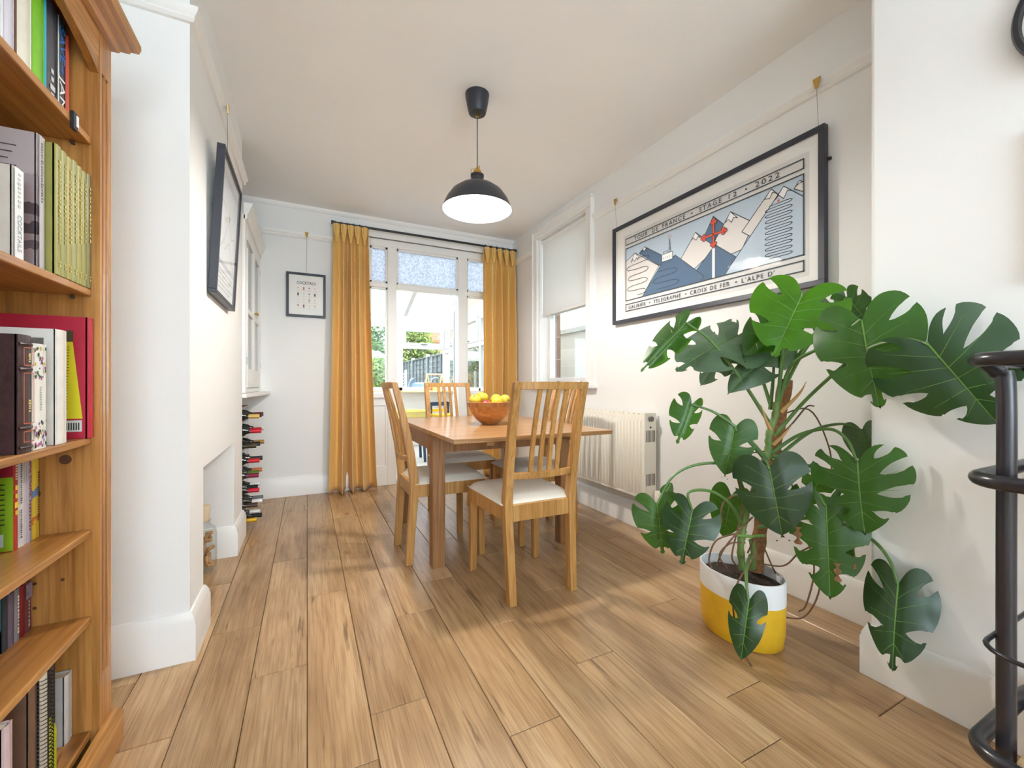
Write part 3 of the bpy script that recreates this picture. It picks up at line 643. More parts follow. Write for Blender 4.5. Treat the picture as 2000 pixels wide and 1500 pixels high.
curtain(.207, .505, .165, .575, 3, 'long ochre curtain beside the small cocktail print'); curtain(1.665, 2.03, 1.65, 2.035, 8, 'long ochre curtain in the corner beside the sash window')
RD = wempty('curtain_rod', (1.1, 4.085, 2.445)); tag(RD, 'thin black metal curtain rod above the french window', 'curtain rod')
MB().tube([(.215, 4.085, 2.447), (2.035, 4.085, 2.447)], .011, 12).build('rod', BLACKM, RD, smooth=True)
for x in (.205, 2.04): MB().tube([(x - .012, 4.085, 2.447), (x + .012, 4.085, 2.447)], .017, 12).build('finial', BLACKM, RD, smooth=True)
for x in (.27, 1.98): MB().tube([(x, 4.085, 2.447), (x, 4.13, 2.46), (x, 4.179, 2.46)], .007, 8).build('bracket', BLACKM, RD, smooth=True)
for k in range(6):
    for x0, x1 in ((.225, .49), (1.69, 2.02)):
        x = x0 + (x1 - x0) * k / 5; c = [(x, 4.085 + .017 * cos(a * pi / 5), 2.447 + .017 * sin(a * pi / 5)) for a in range(11)]
        MB().tube(c, .0025, 6).build('ring', BLACKM, RD, smooth=True)

# ================================================================== RADIATOR
RA = wempty('radiator', (1.98, 2.47, .24)); tag(RA, 'cream electric panel radiator with vented end cover on the wall', 'radiator')
RAD = pm('radiator_enamel', (240, 236, 224), .35, var=.01)
ry0, ry1 = 2.035, 2.93
m = MB(); N = 27; pts = []
for k in range(N):
    a = ry0 + .012 + (ry1 - ry0 - .024) * k / N; w = (ry1 - ry0 - .024) / N
    pts += [(a, 1.945), (a + w * .22, 1.945), (a + w * .36, 1.932), (a + w * .78, 1.932), (a + w * .92, 1.945)]
pts = [(ry0, 1.945)] + pts + [(ry1, 1.945)]
vs_ = []
for y, x in pts:
    vs_ += [(1.945, y, .25), (1.945, y, .268), (x, y, .285), (x, y, .745), (1.945, y, .762), (1.945, y, .79)]
fs = [(i * 6 + j, (i + 1) * 6 + j, (i + 1) * 6 + j + 1, i * 6 + j + 1) for i in range(len(pts) - 1) for j in range(5)]
m.add(vs_, fs).build('front_panel', RAD, RA, smooth=True)
B(1.946, 1.958, ry0, ry1, .25, .79).build('water_channel', RAD, RA); B(2.02, 2.03, ry0, ry1, .25, .79).build('back_panel', RAD, RA)
B(1.94, 2.035, ry1, ry1 + .012, .245, .8).build('end_cover', RAD, RA, bevel=.003)
B(1.935, 2.038, ry0 - .014, ry0, .235, .805).build('end_cover', RAD, RA, bevel=.004)
for k in range(18): B(1.956, 2.026, ry0 + .02 + k * .049, ry0 + .05 + k * .049, .788, .796).build('grille_bar', RAD, RA)
VD = pm('vent_dark', (70, 66, 60), .7)
for z0 in (.335, .615):
    for k in range(7): B(1.950 + k * .0115, 1.9545 + k * .0115, ry0 - .0152, ry0 - .013, z0, z0 + .075).build('vent_slot', VD, RA)
MB().tube([(1.985, ry0 - .014, .765), (1.985, ry0 - .03, .765)], .017, 20).build('thermostat_knob', pm('knob_grey', (120, 118, 112), .35, .5), RA, smooth=True)
MB().tube([(1.985, ry0 - .014, .71), (1.985, ry0 - .018, .71)], .006, 12).build('indicator', VD, RA)
MB().tube([(1.985, ry0 - .014, .255), (1.985, ry0 - .018, .255)], .006, 12).build('screw', VD, RA)
MB().lathe([(0, 0), (.019, 0), (.02, .01), (.02, .07), (.016, .078), (0, .079)], 20, (2.018, ry0 - .045, .225)).build('valve_cap', RAD, RA, smooth=True)
MB().tube([(2.018, ry0 - .045, .23), (2.018, ry0 - .045, .0)], .007, 8).build('pipe', RAD, RA)
for y in (2.2, 2.75): B(2.03, 2.059, y - .02, y + .02, .3, .7).build('wall_bracket', RAD, RA)
# ================================================================== FRAMED PRINTS
FRB = pm('frame_charcoal', (48, 50, 60), .4, var=.03)
PAPER = pm('print_paper', (240, 238, 234), .7, var=.01); MATB = pm('mount_board', (244, 243, 240), .8, var=.005)
INK = pm('print_ink', (62, 74, 84), .7, var=.02); PBLUE = pm('print_slate_blue', (84, 110, 138), .7, var=.02); PSKY = pm('print_sky_blue', (190, 207, 222), .7, var=.01)
PCREAM = pm('print_cream', (226, 221, 217), .7, var=.01); PRED = pm('print_red', (226, 84, 58), .7, var=.02); PWHITE = pm('print_white', (242, 241, 240), .7, var=.005)
PGL = glass('picture_glass', (1, 1, 1), refl=.45)
def frame_parts(root, M, w, h, bw, dep):
    """frame border, backing and glass in local plane coordinates (x right, y up, z out), origin lower left"""
    def bx(x0, x1, y0, y1, z0, z1): return MB().add([M @ Vector(p) for p in [(x, y, z) for z in (z0, z1) for y in (y0, y1) for x in (x0, x1)]], [(0, 2, 3, 1), (4, 5, 7, 6), (0, 1, 5, 4), (2, 6, 7, 3), (0, 4, 6, 2), (1, 3, 7, 5)])
    for q in ((0, w, 0, bw), (0, w, h - bw, h), (0, bw, bw, h - bw), (w - bw, w, bw, h - bw)): bx(q[0], q[1], q[2], q[3], 0, dep).build('frame_bar', FRB, root, bevel=.0015)
    bx(bw * .5, w - bw * .5, bw * .5, h - bw * .5, .002, dep - .013).build('mount', MATB, root)
    bx(bw * .6, w - bw * .6, bw * .6, h - bw * .6, dep - .0045, dep - .003).build('glazing', PGL, root)
    return bx
def flat(poly, z, M, th=.0002):
    """thin printed shape from a polygon in plane coordinates"""
    return MB().prism(poly, th, M @ Matrix.Translation((0, 0, z)))
def strokes(lines, wd, z, M):
    m = MB()
    for ln in lines:
        for (x0, y0), (x1, y1) in zip(ln, ln[1:]):
            dx, dy = x1 - x0, y1 - y0; L = sqrt(dx * dx + dy * dy)
            if L < 1e-6: continue
            ex, ey = dx / L * wd / 2, dy / L * wd / 2
            m.prism([(x0 - ex + ey, y0 - ey - ex), (x1 + ex + ey, y1 + ey - ex), (x1 + ex - ey, y1 + ey + ex), (x0 - ex - ey, y0 - ey + ex)], .0002, M @ Matrix.Translation((0, 0, z)))
    return m
def wire(root, pts, hook, hd):
    MB().tube(pts, .0011, 5).build('hanging_wire', pm('wire_steel', (150, 150, 150), .4, .8), root)
    h = Vector(hook); n = Vector(hd); s = n.cross(Vector((0, 0, 1)))
    MB().hexa([h + s * -.006, h + s * .006, h + s * .006 + n * .004, h + s * -.006 + n * .004], [h + s * -.016 + Vector((0, 0, .045)), h + s * .016 + Vector((0, 0, .045)), h + s * .016 + n * .004 + Vector((0, 0, .045)), h + s * -.016 + n * .004 + Vector((0, 0, .045))]).build('rail_hook', BRASS, root)
# --- large cycling print on the right wall (plane X = 2.03)
PXW = 2.028; py1, pz0, pw_, ph_ = 2.437, 1.424, 1.406, .704
R1 = wempty('framed_print', (2.045, 1.73, pz0)); tag(R1, 'large wide framed mountain stage print on the wall above the monstera', 'picture')
M1 = basis((0, -1, 0), (0, 0, 1), (2.05, py1, pz0)); frame_parts(R1, M1, pw_, ph_, .026, .030)
zf = .0176
def q2(x, y): p = PX(1190 + x / 5.77, 400 + y / 5.77, PXW + .004); return (py1 - p.y, p.z - pz0)
def q3(x, y): p = PX(1390 + x / 4.688, 280 + y / 4.688, PXW + .004); return (py1 - p.y, p.z - pz0)
ax0, ax1 = .135, 1.316                        # printed area, in frame coordinates
MBp = lambda pts, z, mat, nm: flat(pts, z, M1).build(nm, mat, R1)
MBp([(.112, .056), (1.338, .056), (1.338, .618), (.112, .618)], zf - .0004, pm('print_sheet', (224, 223, 222), .7, var=.005), 'print_sheet')
T0, T1, A0, A1, L0, L1 = .548, .592, .155, .523, .081, .128      # title box, picture area, caption box
MBp([(ax0, A0), (ax1, A0), (ax1, A1), (ax0, A1)], zf, PSKY, 'print_sky')
cl = lambda p: (min(max(p[0], ax0), ax1), min(max(p[1], A0), A1))
def X(f): return ax0 + (ax1 - ax0) * f
def Yv(f): return A0 + (A1 - A0) * f
# mountains as flat shapes (fractions of the picture area)
shapes = [
    ('print_cream', PCREAM, [(0, 0), (.135, 0), (.26, .47), (.075, .86), (0, .76)]),
    ('print_blue', PBLUE, [(.11, .82), (.155, .90), (.345, .50), (.305, .36), (.27, .46)]),
    ('print_cream', PCREAM, [(.40, .42), (.50, .80), (.62, .45), (.475, .2)]),
    ('print_blue', PBLUE, [(.545, .66), (.60, .94), (.66, .74), (.60, .5)]),
    ('print_cream', PCREAM, [(.60, .52), (.69, .90), (.80, .62), (.745, .3), (.68, .28)]),
    ('print_blue', PBLUE, [(.44, 0), (.61, .50), (.80, 0)]),
    ('print_blue', PBLUE, [(.135, 0), (.285, .50), (.375, .55), (.55, .07), (.53, 0)]),
    ('print_cream', PCREAM, [(.745, .55), (.875, .98), (.905, .86), (.79, .43)]),
    ('print_sky', PSKY, [(.70, .15), (.925, .95), (1, .72), (1, 0), (.66, 0)]),
    ('print_cream', PCREAM, [(.965, .86), (.985, .94), (1, .90), (1, .78)]),
]
lines_ = []
for k, (nm, mt, poly) in enumerate(shapes):
    pts = [(X(a), Yv(b)) for a, b in poly]; z = zf + .0003 + .00025 * k
    MBp(pts, z, mt, nm); strokes([pts + [pts[0]]], .0042, z + .0002, M1).build('print_outline', INK, R1)
zt = zf + .0034
def rect(x0, y0, x1, y1): return [(x0, y0), (x1, y0), (x1, y1), (x0, y1), (x0, y0)]
strokes([rect(ax0, T0, ax1, T1), rect(ax0, A0, ax1, A1), rect(ax0, L0, ax1, L1)], .0055, zt, M1).build('print_border', INK, R1)
snow = [[(.045, .70), (.075, .86), (.115, .74), (.10, .71), (.09, .76), (.075, .70), (.06, .75)], [(.128, .83), (.155, .90), (.18, .84), (.165, .86), (.155, .82), (.14, .86)], [(.478, .70), (.50, .80), (.53, .69), (.515, .72), (.505, .67), (.49, .72)], [(.665, .77), (.69, .90), (.725, .77), (.705, .80), (.695, .74), (.68, .80)], [(.848, .88), (.875, .98), (.895, .90), (.88, .93), (.868, .86)], [(.893, .82), (.925, .95), (.958, .85), (.94, .88), (.925, .79), (.905, .86)], [(.974, .89), (.985, .94), (1, .90), (.99, .91)]]
for s_ in snow:
    pts = [(X(a), Yv(b)) for a, b in s_]; MBp(pts, zt - .0004, PWHITE, 'print_snow'); strokes([pts + [pts[0]]], .0032, zt - .0001, M1).build('print_outline', INK, R1)
def snake(x0, x1, y0, y1, n, seed=0, var=0):
    rr = random.Random(seed); pts = []
    for k in range(n + 1):
        y = y1 + (y0 - y1) * k / n; a, b = (x0, x1) if k % 2 == 0 else (x1, x0)
        a += rr.uniform(-var, var); b += rr.uniform(-var, var); r = abs(y1 - y0) / n / 2; sg = 1 if b > a else -1
        pts += [(a, y), (b, y)] + ([(b + sg * r * sin(t * pi / 4), y - r + r * cos(t * pi / 4)) for t in range(1, 4)] if k < n else [])
    return pts
sk1 = [(X(a), Yv(b)) for a, b in snake(.075, .125, .06, .74, 7, 2, .022)]; sk2 = [(X(a), Yv(b)) for a, b in snake(.25, .33, .06, .36, 3, 5, .02)]
sk3 = [(X(a), Yv(b)) for a, b in snake(.868, .94, .06, .76, 19)]
strokes([sk1, sk2], .0035, zt, M1).build('print_road', INK, R1); strokes([sk3], .0034, zt, M1).build('print_road', INK, R1)
# red pilgrim cross on a pale staff, summit building with mast
cx_, cy_ = X(.603), Yv(.66)
MBp([(cx_ - .0085, A0), (cx_ + .0085, A0), (cx_ + .0085, cy_ - .06), (cx_ - .0085, cy_ - .06)], zt, PWHITE, 'print_staff')
cr = MB(); co = MB()
for dx, dy, L in ((0, 1, .075), (0, -1, .06), (1, 0, .068), (-1, 0, .068)):
    for mb, w, ex, z in ((co, .0085, .0035, zt + .0002), (cr, .005, 0, zt + .0005)):
        e = (cx_ + dx * (L + ex), cy_ + dy * (L + ex)); n = (dy, dx)
        mb.prism([(cx_ - n[0] * w, cy_ - n[1] * w), (cx_ + n[0] * w, cy_ + n[1] * w), (e[0] + n[0] * w, e[1] + n[1] * w), (e[0] - n[0] * w, e[1] - n[1] * w)][::1 if dx + dy > 0 else -1], .0003, M1 @ Matrix.Translation((0, 0, z)))
        for ox, oy in ((dx * .006, dy * .006), (n[0] * .011 - dx * .007, n[1] * .011 - dy * .007), (-n[0] * .011 - dx * .007, -n[1] * .011 - dy * .007)):
            rr_ = .0085 + ex; mb.prism([(cx_ + dx * L + ox + rr_ * cos(t * pi / 5), cy_ + dy * L + oy + rr_ * sin(t * pi / 5)) for t in range(10)], .0003, M1 @ Matrix.Translation((0, 0, z)))
co.build('print_cross_edge', INK, R1); cr.build('print_cross', PRED, R1)
bx0, by0 = X(.285), Yv(.51)
MBp(rect(bx0, by0, bx0 + .085, by0 + .045)[:4], zt - .0002, PWHITE, 'print_building'); strokes([rect(bx0, by0, bx0 + .085, by0 + .045), rect(bx0 + .012, by0 + .045, bx0 + .045, by0 + .06), [(bx0 + .055, by0 + .045), (bx0 + .063, by0 + .13), (bx0 + .071, by0 + .045)], [(bx0 + .057, by0 + .07), (bx0 + .069, by0 + .07)], [(bx0 + .059, by0 + .095), (bx0 + .067, by0 + .095)]] + [[(bx0 + .014 + k * .015, by0 + .014), (bx0 + .014 + k * .015, by0 + .026)] for k in range(5)], .0028, zt, M1).build('print_building_lines', INK, R1)
strokes([[(bx0 + .063 + .012 * cos(a), by0 + .135 + .012 * sin(a)), (bx0 + .063 + .02 * cos(a), by0 + .135 + .02 * sin(a))] for a in (0, .8, 1.57, 2.3, 3.14)], .0022, zt, M1).build('print_signal', PRED, R1)
MBp([(X(.905) + .006 * cos(t), Yv(.79) + .006 * sin(t)) for t in [k * .7 for k in range(9)]], zt + .0003, PRED, 'print_finish_dot')
Tm = lambda x, y: M1 @ Matrix.Translation((x, y, zt))
for s_, x, wd in (('TOUR', .22, .125), ('DE', .385, .052), ('FRANCE', .475, .178), ('\u2022', .695, .011), ('STAGE', .752, .145), ('12', .94, .046), ('\u2022', 1.033, .011), ('2022', 1.088, .12)):
    text(s_, .038, INK, R1, Tm(x, T0 + .009), width=wd, sp=1.35)
for s_, x, wd in (('GALIBIER', .163, .165), ('\u2022', .36, .009), ('TELEGRAPHE', .398, .221), ('\u2022', .652, .009), ('CROIX DE FER', .689, .255), ('\u2022', .978, .009), ("L'ALPE D'", 1.014, .17)):
    text(s_, .034, INK, R1, Tm(x, L0 + .011), width=wd, sp=1.3)
for y in (2.405, 1.062): wire(R1, [(2.035, y, pz0 + ph_ - .01), (2.02, y, 2.30)], (2.022, y, 2.297), (-1, 0, 0))
for z in (1.97,): B(2.045, 2.055, py1 - pw_ - .012, py1 - pw_, z, z + .012).build('side_clip', BLACKM, R1)

# --- small cocktail print on the back wall
R2 = wempty('framed_print', (-.007, 4.165, 1.59)); tag(R2, 'small black framed cocktail print on the wall beside the curtain', 'picture')
M2 = basis((1, 0, 0), (0, 0, 1), (-.165, 4.178, 1.588)); frame_parts(R2, M2, .316, .392, .02, .026)
z2 = .0138
flat([(.03, .03), (.286, .03), (.286, .362), (.03, .362)], z2 - .0004, M2).build('print_sheet', PAPER, R2)
text('COCKTAILS', .036, INK, R2, M2 @ Matrix.Translation((.082, .292, z2)), width=.152, bold=.0006)
cols = [(200, 190, 180), (206, 120, 60), (190, 70, 80), (226, 200, 190), (60, 60, 66), (190, 214, 160), (60, 70, 66), (60, 60, 66), (220, 214, 206), (222, 210, 200), (170, 170, 160), (226, 190, 160), (140, 50, 76), (130, 60, 90), (226, 214, 190), (216, 150, 100)]
for k, c in enumerate(cols):
    x, y = .092 + .045 * (k % 4), .255 - .052 * (k // 4); mt = pm('drink_%d' % k, c, .7)
    if k % 3 == 1: flat([(x - .006, y - .014), (x + .006, y - .014), (x + .006, y + .012), (x - .006, y + .012)], z2, M2).build('print_drink', mt, R2)
    else:
        flat([(x, y - .004), (x + .009, y + .009), (x - .009, y + .009)], z2, M2).build('print_drink', mt, R2); strokes([[(x, y - .004), (x, y - .015)], [(x - .005, y - .015), (x + .005, y - .015)]], .0012, z2, M2).build('print_glass_stem', pm('print_grey', (170, 170, 172), .7), R2)
    strokes([[(x - .013, y - .023), (x + .013, y - .023)]], .0016, z2, M2).build('print_caption', pm('print_grey', (170, 170, 172), .7), R2)
wire(R2, [(-.004, 4.165, 1.975), (-.004, 4.148, 2.30)], (-.004, 4.146, 2.297), (0, -1, 0))

# --- line-drawing print leaning out from the chimney breast
R3 = wempty('framed_print', (-.37, 2.425, 1.38)); tag(R3, 'black framed line-drawing print tilting out from the chimney breast', 'picture')
tl_ = math.atan2(.032, .63)
M3 = Matrix.Translation((CX + .004, 2.14, 1.378)) @ Matrix.Rotation(tl_, 4, 'Y') @ basis((0, 1, 0), (0, 0, 1), (0, 0, 0)); frame_parts(R3, M3, .515, .64, .018, .03)
z3 = .0178
flat([(.02, .02), (.495, .02), (.495, .62), (.02, .62)], z3 - .0004, M3).build('print_sheet', pm('print_pale_blue', (226, 231, 234), .7, var=.01), R3)
GRY = pm('print_line_grey', (150, 156, 164), .7)
strokes([[(.05, .20), (.16, .27), (.27, .40), (.36, .33), (.44, .36), (.485, .25)], [(.2, .24), (.3, .30), (.4, .22), (.48, .18)], [(.27, .40), (.27, .46)], [(.06, .44), (.2, .43)]], .003, z3, M3).build('print_line', GRY, R3)
flat([(.26, .42), (.30, .42), (.28, .39)], z3, M3).build('print_peak', GRY, R3); flat([(.05, .158), (.48, .158), (.48, .178), (.05, .178)], z3, M3).build('print_band', pm('print_band_grey', (190, 194, 206), .7), R3)
strokes([[(.05, y), (.05 + w_, y)] for y, w_ in ((.135, .4), (.115, .42), (.095, .3), (.075, .42), (.055, .35))], .004, z3, M3).build('print_caption_lines', pm('print_grey', (170, 170, 172), .7), R3)
strokes([[(.07 + .022 * cos(t * .5), .565 + .022 * sin(t * .5)) for t in range(14)]], .005, z3, M3).build('print_badge', PRED, R3)
strokes([[(.12 + k * .033, .55), (.12 + k * .033 + .018, .572)] for k in range(12)] + [[(.12 + k * .033 + .018, .55), (.12 + k * .033 + .004, .572)] for k in range(0, 12, 2)], .004, z3, M3).build('print_title', GRY, R3)
wire(R3, [(-.345, 2.42, 2.012), (-.347, 2.42, 2.30)], (-.345, 2.42, 2.297), (1, 0, 0))

# ================================================================== BOOKCASE
BC = wempty('bookcase', (-.62, 1.06, 0)); tag(BC, 'tall honey pine bookcase with fluted front posts', 'bookcase')
XF, BY0, BY1, SIN = -.48, .62, 1.503, 1.4345        # front plane, ends, inner side face
XB = LX + .004
def part(m, nm, mat=PINE, **kw): return m.build(nm, mat, BC, **kw)
part(B(XB, XF - .018, SIN, SIN + .022, .10, 1.93), 'side_panel'); part(B(XB, XF - .018, BY0 + .045, BY0 + .067, .10, 1.93), 'side_panel')
part(B(XB, XF - .018, SIN + .022, BY1 - .004, .0, 1.93), 'side_cheek'); 
def stile(y0, y1):
    w = y1 - y0; prof = []          # fluted post: polygon in (y, x) extruded up
    def up(z0, z1, flutes):
        pts = [(y0, XF - .018), (y0, XF)]
        if flutes:
            for f in (.30, .62):
                c = y0 + w * f; pts += [(c - .009, XF), (c - .006, XF - .011), (c + .006, XF - .011), (c + .009, XF)]
        pts += [(y1, XF), (y1, XF - .018)]
        return MB().prism([(x, y) for y, x in pts], z1 - z0, Matrix.Translation((0, 0, z0)))
    o = part(up(.235, 1.80, True), 'fluted_post'); 
    part(up(.0, .235, False), 'post_foot'); part(up(1.80, 1.93, False), 'post_head')
stile(SIN, BY1); stile(BY0, BY0 + .0685)
for z in (.104, .396, .618, .854, 1.232, 1.62): part(B(XB, XF - .016, BY0 + .067, SIN, z - .018, z), 'shelf', PINEY, bevel=.003)
for k in range(9):
    a = BY0 + .06 + (SIN - BY0 - .06) * k / 9; part(B(XB - .002, XB + .01, a + .001, a + (SIN - BY0 - .06) / 9 - .001, .09, 1.93), 'back_board')
part(B(XF - .02, XF - .001, BY0 + .0685, SIN, 1.845, 1.93), 'header_rail', PINEY, bevel=.002)
pp = MB(); pts = [(BY0 + .07, 1.845)] + [(BY0 + .07 + (SIN - BY0 - .07) * t / 16, 1.845 - .055 * abs(2 * t / 16 - 1) ** 3) for t in range(17)] + [(SIN, 1.845)]
part(MB().prism(pts, .017, basis((0, 1, 0), (0, 0, 1), (XF - .019, 0, 0))), 'arched_rail', PINEY)
CRN = [(0, 0), (.012, .004), (.018, .016), (.03, .02), (.034, .032), (.046, .036), (.05, .05), (.05, .062), (0, .062)]
part(MB().sweep([(XB, BY0, 1.9), (XF, BY0, 1.9), (XF, BY1, 1.9), (XB, BY1, 1.9)], CRN), 'cornice', PINEY, smooth=True)
part(B(XB, XF, BY0, BY1, 1.93, 1.962), 'top_board', PINEY)
PLN = [(0, 0), (.02, 0), (.02, .08), (.016, .092), (.008, .1), (0, .1)]
part(MB().sweep([(XB, BY0, 0.001), (XF, BY0, 0.001), (XF, BY1, 0.001), (XB, BY1, 0.001)], PLN), 'plinth', PINEY, smooth=True)
for z in (.396, .618, .854, 1.232, 1.62):
    for x in (-.53, -.70): MB().tube([(x, SIN - .012, z - .023), (x, SIN, z - .023)], .004, 8).build('shelf_peg', pm('peg_metal', (90, 80, 70), .4, .6), BC)
KN = pm('pine_knot', (92, 52, 24), .5, var=.3, scale=40)
for x, z, r in ((-.545, .80, .012), (-.60, .72, .011), (-.585, 1.5, .008), (-.59, 1.42, .004), (-.60, .5, .004), (-.55, .5, .004), (-.60, .44, .004), (-.55, 1.78, .012)):
    MB().tube([(x, SIN - .0006, z), (x, SIN + .002, z)], r, 12).build('knot', KN, BC)

# ------------------------------------------------------------------ books
PG = pm('book_pages', (226, 218, 200), .9, var=.05, scale=90)
def book(u0, u1, xs, zs, h, col, lb, dep=.17, rough=.5, soft=True, mat=None, y0=None, y1=None, grp=None, name='book'):
    """upright book: spine faces the room at x = xs, between the pixel columns u0..u1"""
    a = YatX(u0, xs) if y0 is None else y0; b = YatX(u1, xs) if y1 is None else y1
    b = min(b, SIN - .001); zs += .0005
    dep = min(dep, xs - XB - .014)
    o = wempty(name, (xs, (a + b) / 2, zs)); tag(o, lb, 'book', grp)
    mt = mat or pm('cover_%d_%d_%d' % col, col, rough, var=.05, scale=30)
    th = .0022 if soft else .003
    c = MB(); c.box(xs - dep, xs - .002, a + .0003, a + th, zs, zs + h); c.box(xs - dep, xs - .002, b - th, b - .0003, zs, zs + h)
    n = 6; pts = [(xs - .004 + .004 * cos((k / n - .5) * pi), (a + b) / 2 + ((b - a) / 2 - .0003) * sin((k / n - .5) * pi) if not soft else a + .0003 + (b - a - .0006) * k / n) for k in range(n + 1)]
    inner = [(x - th, y) for x, y in pts[::-1]]
    c.prism(pts + inner, h, Matrix.Translation((0, 0, zs)))
    c.build('cover', mt, o, smooth=False)
    B(xs - dep + .004, xs - .0065, a + th, b - th, zs + .003, zs + h - .003).build('pages', PG, o)
    o['span'] = (a, b)
    return o
def spine_text(o, s, xs, z, size, col, width=None, yc=None):
    """lettering down a spine; a number instead of a string gives that many unreadable printed marks"""
    a, b = o['span']; yc = yc or (a + b) / 2; mt = pm('ink_%d_%d_%d' % col, col, .6)
    if isinstance(s, str):
        text(s, size, mt, o, basis((0, 0, -1), (0, 1, 0), (xs + .0006, yc - size * .34, z)), name='spine_lettering', width=width, ext=.0002); return
    m = MB(); w = (width or size * .6 * s) / s; rr_ = random.Random(s)
    for k in range(s):
        h_ = size * .34 * rr_.uniform(.6, 1); z1 = z - k * w; m.box(xs + .0004, xs + .0007, yc - h_, yc + h_ * rr_.uniform(.5, 1), z1 - w * rr_.uniform(.4, .75), z1)
    m.build('spine_marks', mt, o)
def decal(o, poly, mat, nm, face, at):
    """flat printed patch: face 'x' (spine, polygon in y,z) or 'y' (cover seen from the room, polygon in x,z)"""
    M = basis((0, 1, 0), (0, 0, 1), (at, 0, 0)) if face == 'x' else basis((1, 0, 0), (0, 0, 1), (0, at, 0))
    return MB().prism(poly, .0003, M).build(nm, mat, o)
S1, S2, S3, S4, S5, S6 = 1.62, 1.232, .854, .618, .396, .104
xs = -.52
book(-22, 9, xs, S1, .30, (236, 238, 240), 'white hardback at the edge of the top shelf'); book(10, 30, xs, S1, .29, (214, 212, 226), 'pale lilac hardback on the top shelf')
book(31, 34.5, xs, S1, .27, (112, 78, 52), 'thin brown book on the top shelf'); b = book(35, 64, xs, S1, .29, (232, 230, 216), 'thick cream book on the top shelf')
spine_text(b, 6, xs, S1 + .27, .018, (90, 90, 90), yc=YatX(60, xs))
b = book(65, 88, xs, S1, .285, (118, 190, 20), 'bright lime green book on the top shelf'); book(88.3, 93, xs, S1, .27, (60, 170, 190), 'thin turquoise book on the top shelf')
b = book(93.3, 112, xs, S1, .237, (72, 72, 80), 'dark grey book with pale lettering on the top shelf'); spine_text(b, 4, xs, S1 + .085, .03, (210, 210, 210))
b = book(112.3, 130, xs, S1, .231, (46, 58, 70), 'slate book with blue and white capitals on the top shelf')
decal(b, [(b['span'][0] + .001, S1 + .002), (b['span'][0] + .006, S1 + .002), (b['span'][0] + .006, S1 + .23), (b['span'][0] + .001, S1 + .23)], pm('cover_pale', (220, 222, 214), .6), 'spine_edge', 'x', xs + .0002)
spine_text(b, 'SAVE', xs, S1 + .212, .03, (40, 120, 210), width=.085); spine_text(b, 4, xs, S1 + .122, .016, (40, 120, 210), width=.022); spine_text(b, 'JAMI', xs, S1 + .096, .03, (236, 236, 236), width=.094)
book(130.3, 137.5, xs, S1, .212, (196, 74, 48), 'thin red book at the end of the top shelf')
# second shelf
xs = -.495
book(0, 1, -.56, S2, .214, (206, 62, 64), 'red book behind the pale cocktail book', y0=1.186, y1=1.215)
b = book(28, 46, -.51, S2, .182, (208, 202, 192), 'short pale book with a white spine reading cocktails')
decal(b, [(b['span'][0] + .001, S2 + .001), (b['span'][1] - .001, S2 + .001), (b['span'][1] - .001, S2 + .181), (b['span'][0] + .001, S2 + .181)], pm('cover_white', (236, 238, 240), .5), 'white_spine', 'x', -.5098)
spine_text(b, 8, -.5093, S2 + .172, .018, (196, 200, 204), width=.07); spine_text(b, 'COCKTAILS', -.5093, S2 + .09, .018, (168, 176, 186), width=.072)
g = bandmat('photo_cover', [(0, (150, 138, 142)), (.2, (96, 86, 92)), (.26, (150, 140, 142)), (.32, (70, 64, 70)), (.40, (140, 130, 134)), (.46, (84, 76, 82)), (.54, (158, 146, 150)), (.75, (176, 166, 168))], 2, S2, S2 + .29, noise_amt=.12, nscale=30)
b = book(75, 88, -.512, S2, .29, (170, 160, 162), 'tall grey book with an old street photograph on its cover', mat=g, y1=1.2615)
decal(b, [(b['span'][0] + .003, S2 + .001), (b['span'][1] - .001, S2 + .001), (b['span'][1] - .001, S2 + .289), (b['span'][0] + .003, S2 + .289)], pm('cover_palegrey', (190, 186, 188), .5), 'spine_strip', 'x', -.5118); spine_text(b, 21, -.5113, S2 + .275, .012, (110, 104, 108), width=.13)
strokes_ = MB()
for k in range(5): strokes_.box(-.60 + .008 * (k % 2), -.545 - .006 * (k % 3), b['span'][0] - .0004, b['span'][0] - .0001, S2 + .255 - .014 * k, S2 + .257 - .014 * k)
strokes_.build('cover_lines', pm('ink_60_60_66', (60, 60, 66), .6), b)
OLL = ['olive green hardback standing next to the grey photograph book'] + ['%s olive green hardback counting from the grey photograph book' % w_ for w_ in ('second', 'third', 'fourth', 'fifth', 'sixth')] + ['dark olive hardback against the bookcase side']
us = [110, 125, 133.3, 142, 150.5, 160, 169, 178]; ol = [(150, 146, 74), (146, 148, 80), (162, 150, 80), (150, 152, 92), (158, 150, 78), (140, 138, 62), (112, 110, 66)]
for k in range(7):
    b = book(us[k], us[k + 1], xs, S2, .287 - .002 * (k % 3), ol[k], OLL[k], soft=False, y0=1.2655 + .0241 * k, y1=1.2655 + .0241 * (k + 1) - .0006, grp='matching olive green hardbacks on the second shelf', dep=.2)
    spine_text(b, 19 - k, xs + .001, S2 + .255, .010, (206, 186, 104), width=.19 - .008 * k); spine_text(b, 2, xs + .001, S2 + .03, .012, (206, 186, 104))
